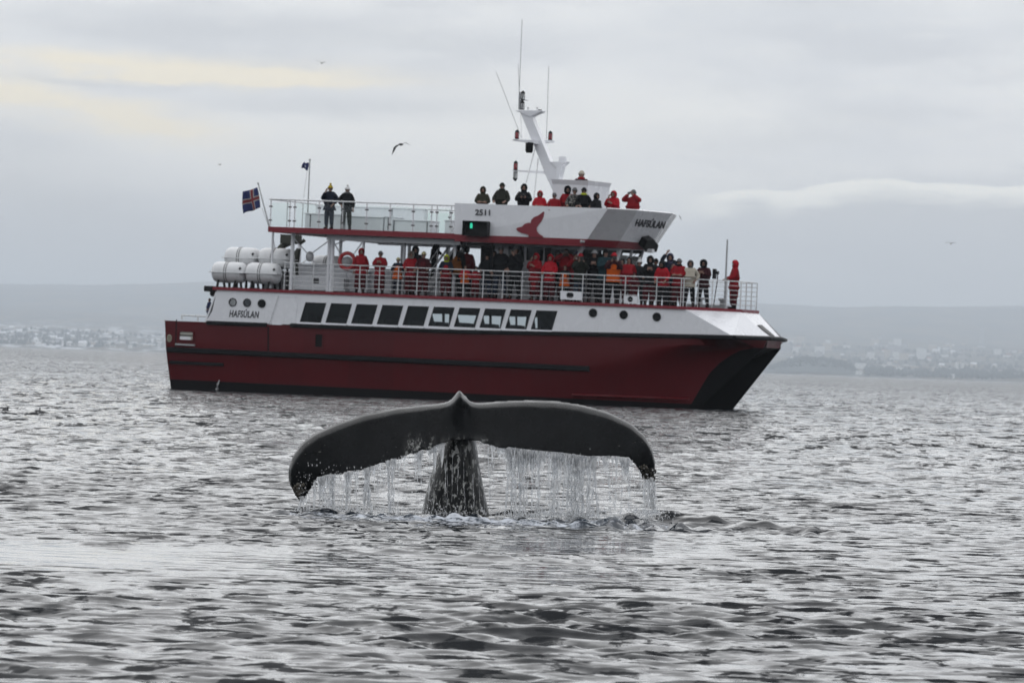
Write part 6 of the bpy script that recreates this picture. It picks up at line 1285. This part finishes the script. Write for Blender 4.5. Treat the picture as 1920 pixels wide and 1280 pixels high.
# ------------------------------------------------------------------ sea birds
m_gull = mat('gull_grey', (0.028, 0.030, 0.034), 0.7, var=0.4, scale=12); m_gullw = mat('gull_white', (0.42, 0.42, 0.42), 0.7, var=0.1, scale=12)
def gull(X, Y, d, span, rot, dihed, label, detail=True, nm='gull', flap=0.5):
    c_ = at(X, Y, d); e = empty(nm, mat=Matrix.Translation(Vector(c_)) @ Matrix.Rotation(rot[2], 4, 'Z') @ Matrix.Rotation(rot[1], 4, 'Y') @ Matrix.Rotation(rot[0], 4, 'X') @ Matrix.Scale(span, 4)); tag(e, label, 'bird', 'gulls flying over the bay')
    b = MB(); b.lathe([(.0, -.17), (.022, -.15), (.05, -.05), (.055, .03), (.035, .11), (.028, .14), (.0, .19)], 12, axis='x'); b.ball((.155, 0, .012), .033, (1.2, 1, 1), 10, 7); b.build('body', m_gullw, e)
    b = MB(); b.lathe([(.0, 0), (.009, .0), (.0, .05)], 6, axis='x', c=(.185, 0, .008)); b.build('beak', mat('beak', (.4, .3, .06), .5) if False else m_gull, e)
    b = MB(); b.hexa([(-.13, -.02, .0), (-.13, .02, .0), (-.25, .05, .0), (-.25, -.05, .0)], [(-.13, -.02, .008), (-.13, .02, .008), (-.25, .05, .004), (-.25, -.05, .004)]); b.build('tail', m_gullw, e)
    for sd in (1, -1):
        b = MB(); b.cs = True; K = 12; vs = []
        for i in range(K + 1):
            t_ = i / K; yv = t_ * .5; in_, ou = dihed; z_ = in_ * min(t_, .45) + ou * max(t_ - .45, 0); sw = .05 * math.sin(min(t_ / .45, 1) * 1.57) - .26 * max(t_ - .45, 0); ch = .15 * (1 - t_ ** 2.2) ** .6 + .006
            yv = .5 * (t_ if t_ < .45 else .45 + (t_ - .45) * math.cos(math.atan(abs(ou) * .9)))
            for (dx, dz) in ((.5, 0), (.25, .012), (-.5, .0), (.25, -.006)): vs.append((sw + dx * ch, sd * yv, z_ * .5 + dz + .03))
        b.add(vs, [(i * 4 + k_, i * 4 + (k_ + 1) % 4, (i + 1) * 4 + (k_ + 1) % 4, (i + 1) * 4 + k_) for i in range(K) for k_ in range(4)]); b.build('wing', m_gull, e)
    return e
def soaring_gull(X, Y, d, label):
    c_ = at(X, Y, d); e = empty('gull', loc=tuple(c_)); tag(e, label, 'bird', 'gulls flying over the bay')
    ax = Matrix.Rotation(math.radians(62), 4, 'Z') @ Matrix.Rotation(math.radians(8), 4, 'Y')
    b = MB(); b.lathe([(.0, -.19), (.025, -.16), (.05, -.05), (.055, .03), (.035, .11), (.03, .15), (.0, .20)], 12, axis='x'); b.ball((.165, 0, .012), .034, (1.2, 1, 1), 10, 7); b.lathe([(.0, .235), (.009, .19), (.0, .188)], 6, axis='x', c=(0, 0, .008))
    b.hexa([(-.14, -.02, 0), (-.14, .02, 0), (-.29, .05, -.0), (-.29, -.05, 0)], [(-.14, -.02, .008), (-.14, .02, .008), (-.29, .05, .004), (-.29, -.05, .004)]); o = b.build('body', m_gull, e); o.matrix_local = Matrix.Rotation(math.radians(118), 4, 'Z') @ Matrix.Scale(.85, 4)
    for P, C0, C1, T_ in (([(-.01, 0, .01), (-.12, -.05, -.03), (-.205, -.1, -.12), (-.255, -.12, -.25), (-.31, -.14, -.40)], (.15, .04, .03), (.05, .01, .0), .018), ([(.02, .02, .02), (.10, .12, .075), (.16, .2, .068), (.27, .3, .025), (.385, .38, -.02)], (.03, .13, .03), (.01, .03, .003), .01)):
        P = [np.array(q_, float) for q_ in P]; K = 14; vs = []; b = MB(); b.cs = True
        for i in range(K + 1):
            t_ = i / K * (len(P) - 1); j = min(int(t_), len(P) - 2); q_ = P[j] * (1 - t_ + j) + P[j + 1] * (t_ - j); s_ = i / K; ch = (np.array(C0) * (1 - s_) + np.array(C1) * s_) * (1 - s_ ** 5); nn_ = np.array((0, -1, 0)) * T_ * (1 - .8 * s_)
            for kx, ky in ((.5, 0), (.15, .5), (-.5, 0), (.15, -.5)): vs.append(q_ + ch * kx + nn_ * ky)
        b.add(vs, [(i * 4 + k_, i * 4 + (k_ + 1) % 4, (i + 1) * 4 + (k_ + 1) % 4, (i + 1) * 4 + k_) for i in range(K) for k_ in range(4)] + [(0, 1, 2, 3)]); b.build('wing', m_gull, e)
    return e
soaring_gull(752, 271, 180, 'dark-winged gull banking left of the mast with one wing pointing down')
gull(603, 119, 260, .55, (.1, .1, 1.2), (.5, .1), 'tiny gull high in the sky left of the antennas'); gull(412, 309, 300, .45, (.0, .1, .4), (.3, -.2), 'tiny pale gull far left of the flag'); gull(1275, 408, 320, .38, (1.0, .0, 2.2), (.3, -.4), 'tiny gull just right of the top deck front'); gull(1783, 457, 260, .62, (.05, .1, 1.35), (.5, -.5), 'pale gull with spread wings low in the sky on the right')
for X, Y, lab in [(10, 769, 'dark sea bird sitting on the water at the left edge'), (70, 771, 'dark sea bird sitting on the water right of another one')]:
    d = CAM_H * FPX / (Y + 2 - horizon(X)); c_ = at(X, Y, d); e = empty('sea_duck', loc=tuple(c_)); e.location.z = .02; e.scale = (.42, .42, .42); tag(e, lab, 'bird', 'sea birds on the water')
    b = MB(); b.ball((0, 0, .03), .12, (1.5, .9, .6), 12, 8); b.lathe([(.045, .05), (.03, .16), (.035, .2), (.0, .24)], 10, c=(.13, 0, 0)); b.build('body', m_gull, e); b = MB(); b.lathe([(.016, 0), (.0, .06)], 6, axis='x', c=(.15, 0, .19)); b.build('beak', m_gull, e)
# ------------------------------------------------------------------ haze over the bay
mh = bpy.data.materials.new('sea_haze'); mh.use_nodes = True; mh.node_tree.nodes.clear(); k = NT(mh.node_tree)
pv = k.node('ShaderNodeVolumePrincipled'); pv.inputs['Color'].default_value = (0.845, 0.922, 1.0, 1); pv.inputs['Density'].default_value = 0.000075; pv.inputs['Anisotropy'].default_value = 0.0
k.l.new(pv.outputs[0], k.node('ShaderNodeOutputMaterial').inputs['Volume'])
hz = MB(); hz.box(-46000, 46000, -46000, 46000, -8.5, 480); ho = hz.build('haze', mh); tag(ho, 'thin cold sea haze over the bay', kind='stuff')

# thin exhaust mist low over the water behind the stern
me9 = bpy.data.materials.new('exhaust_mist'); me9.use_nodes = True; me9.node_tree.nodes.clear(); k = NT(me9.node_tree)
pv = k.node('ShaderNodeVolumePrincipled'); pv.inputs['Color'].default_value = (0.9, 0.9, 0.9, 1)
g = k.node('ShaderNodeTexCoord').outputs['Object']; rr_ = k.vm('LENGTH', k.vm('DIVIDE', g, (1.7, 3.0, .55)))
k.put(pv.inputs['Density'], k.m('MULTIPLY', k.smooth(rr_, 0.1, 1.0, 1, 0), k.smooth(k.noise(g, 1.4, 3, .6), .35, .65, 0.04, 0.30)))
k.l.new(pv.outputs[0], k.node('ShaderNodeOutputMaterial').inputs['Volume'])
b = MB(); b.ball((0, 0, 0), 1.0, (1.7, 3.0, .55), 20, 12); xm = b.build('exhaust_mist', me9); xm.location = tuple(at(272, 676, 206)); tag(xm, 'faint exhaust mist over the water behind the red stern', kind='stuff')
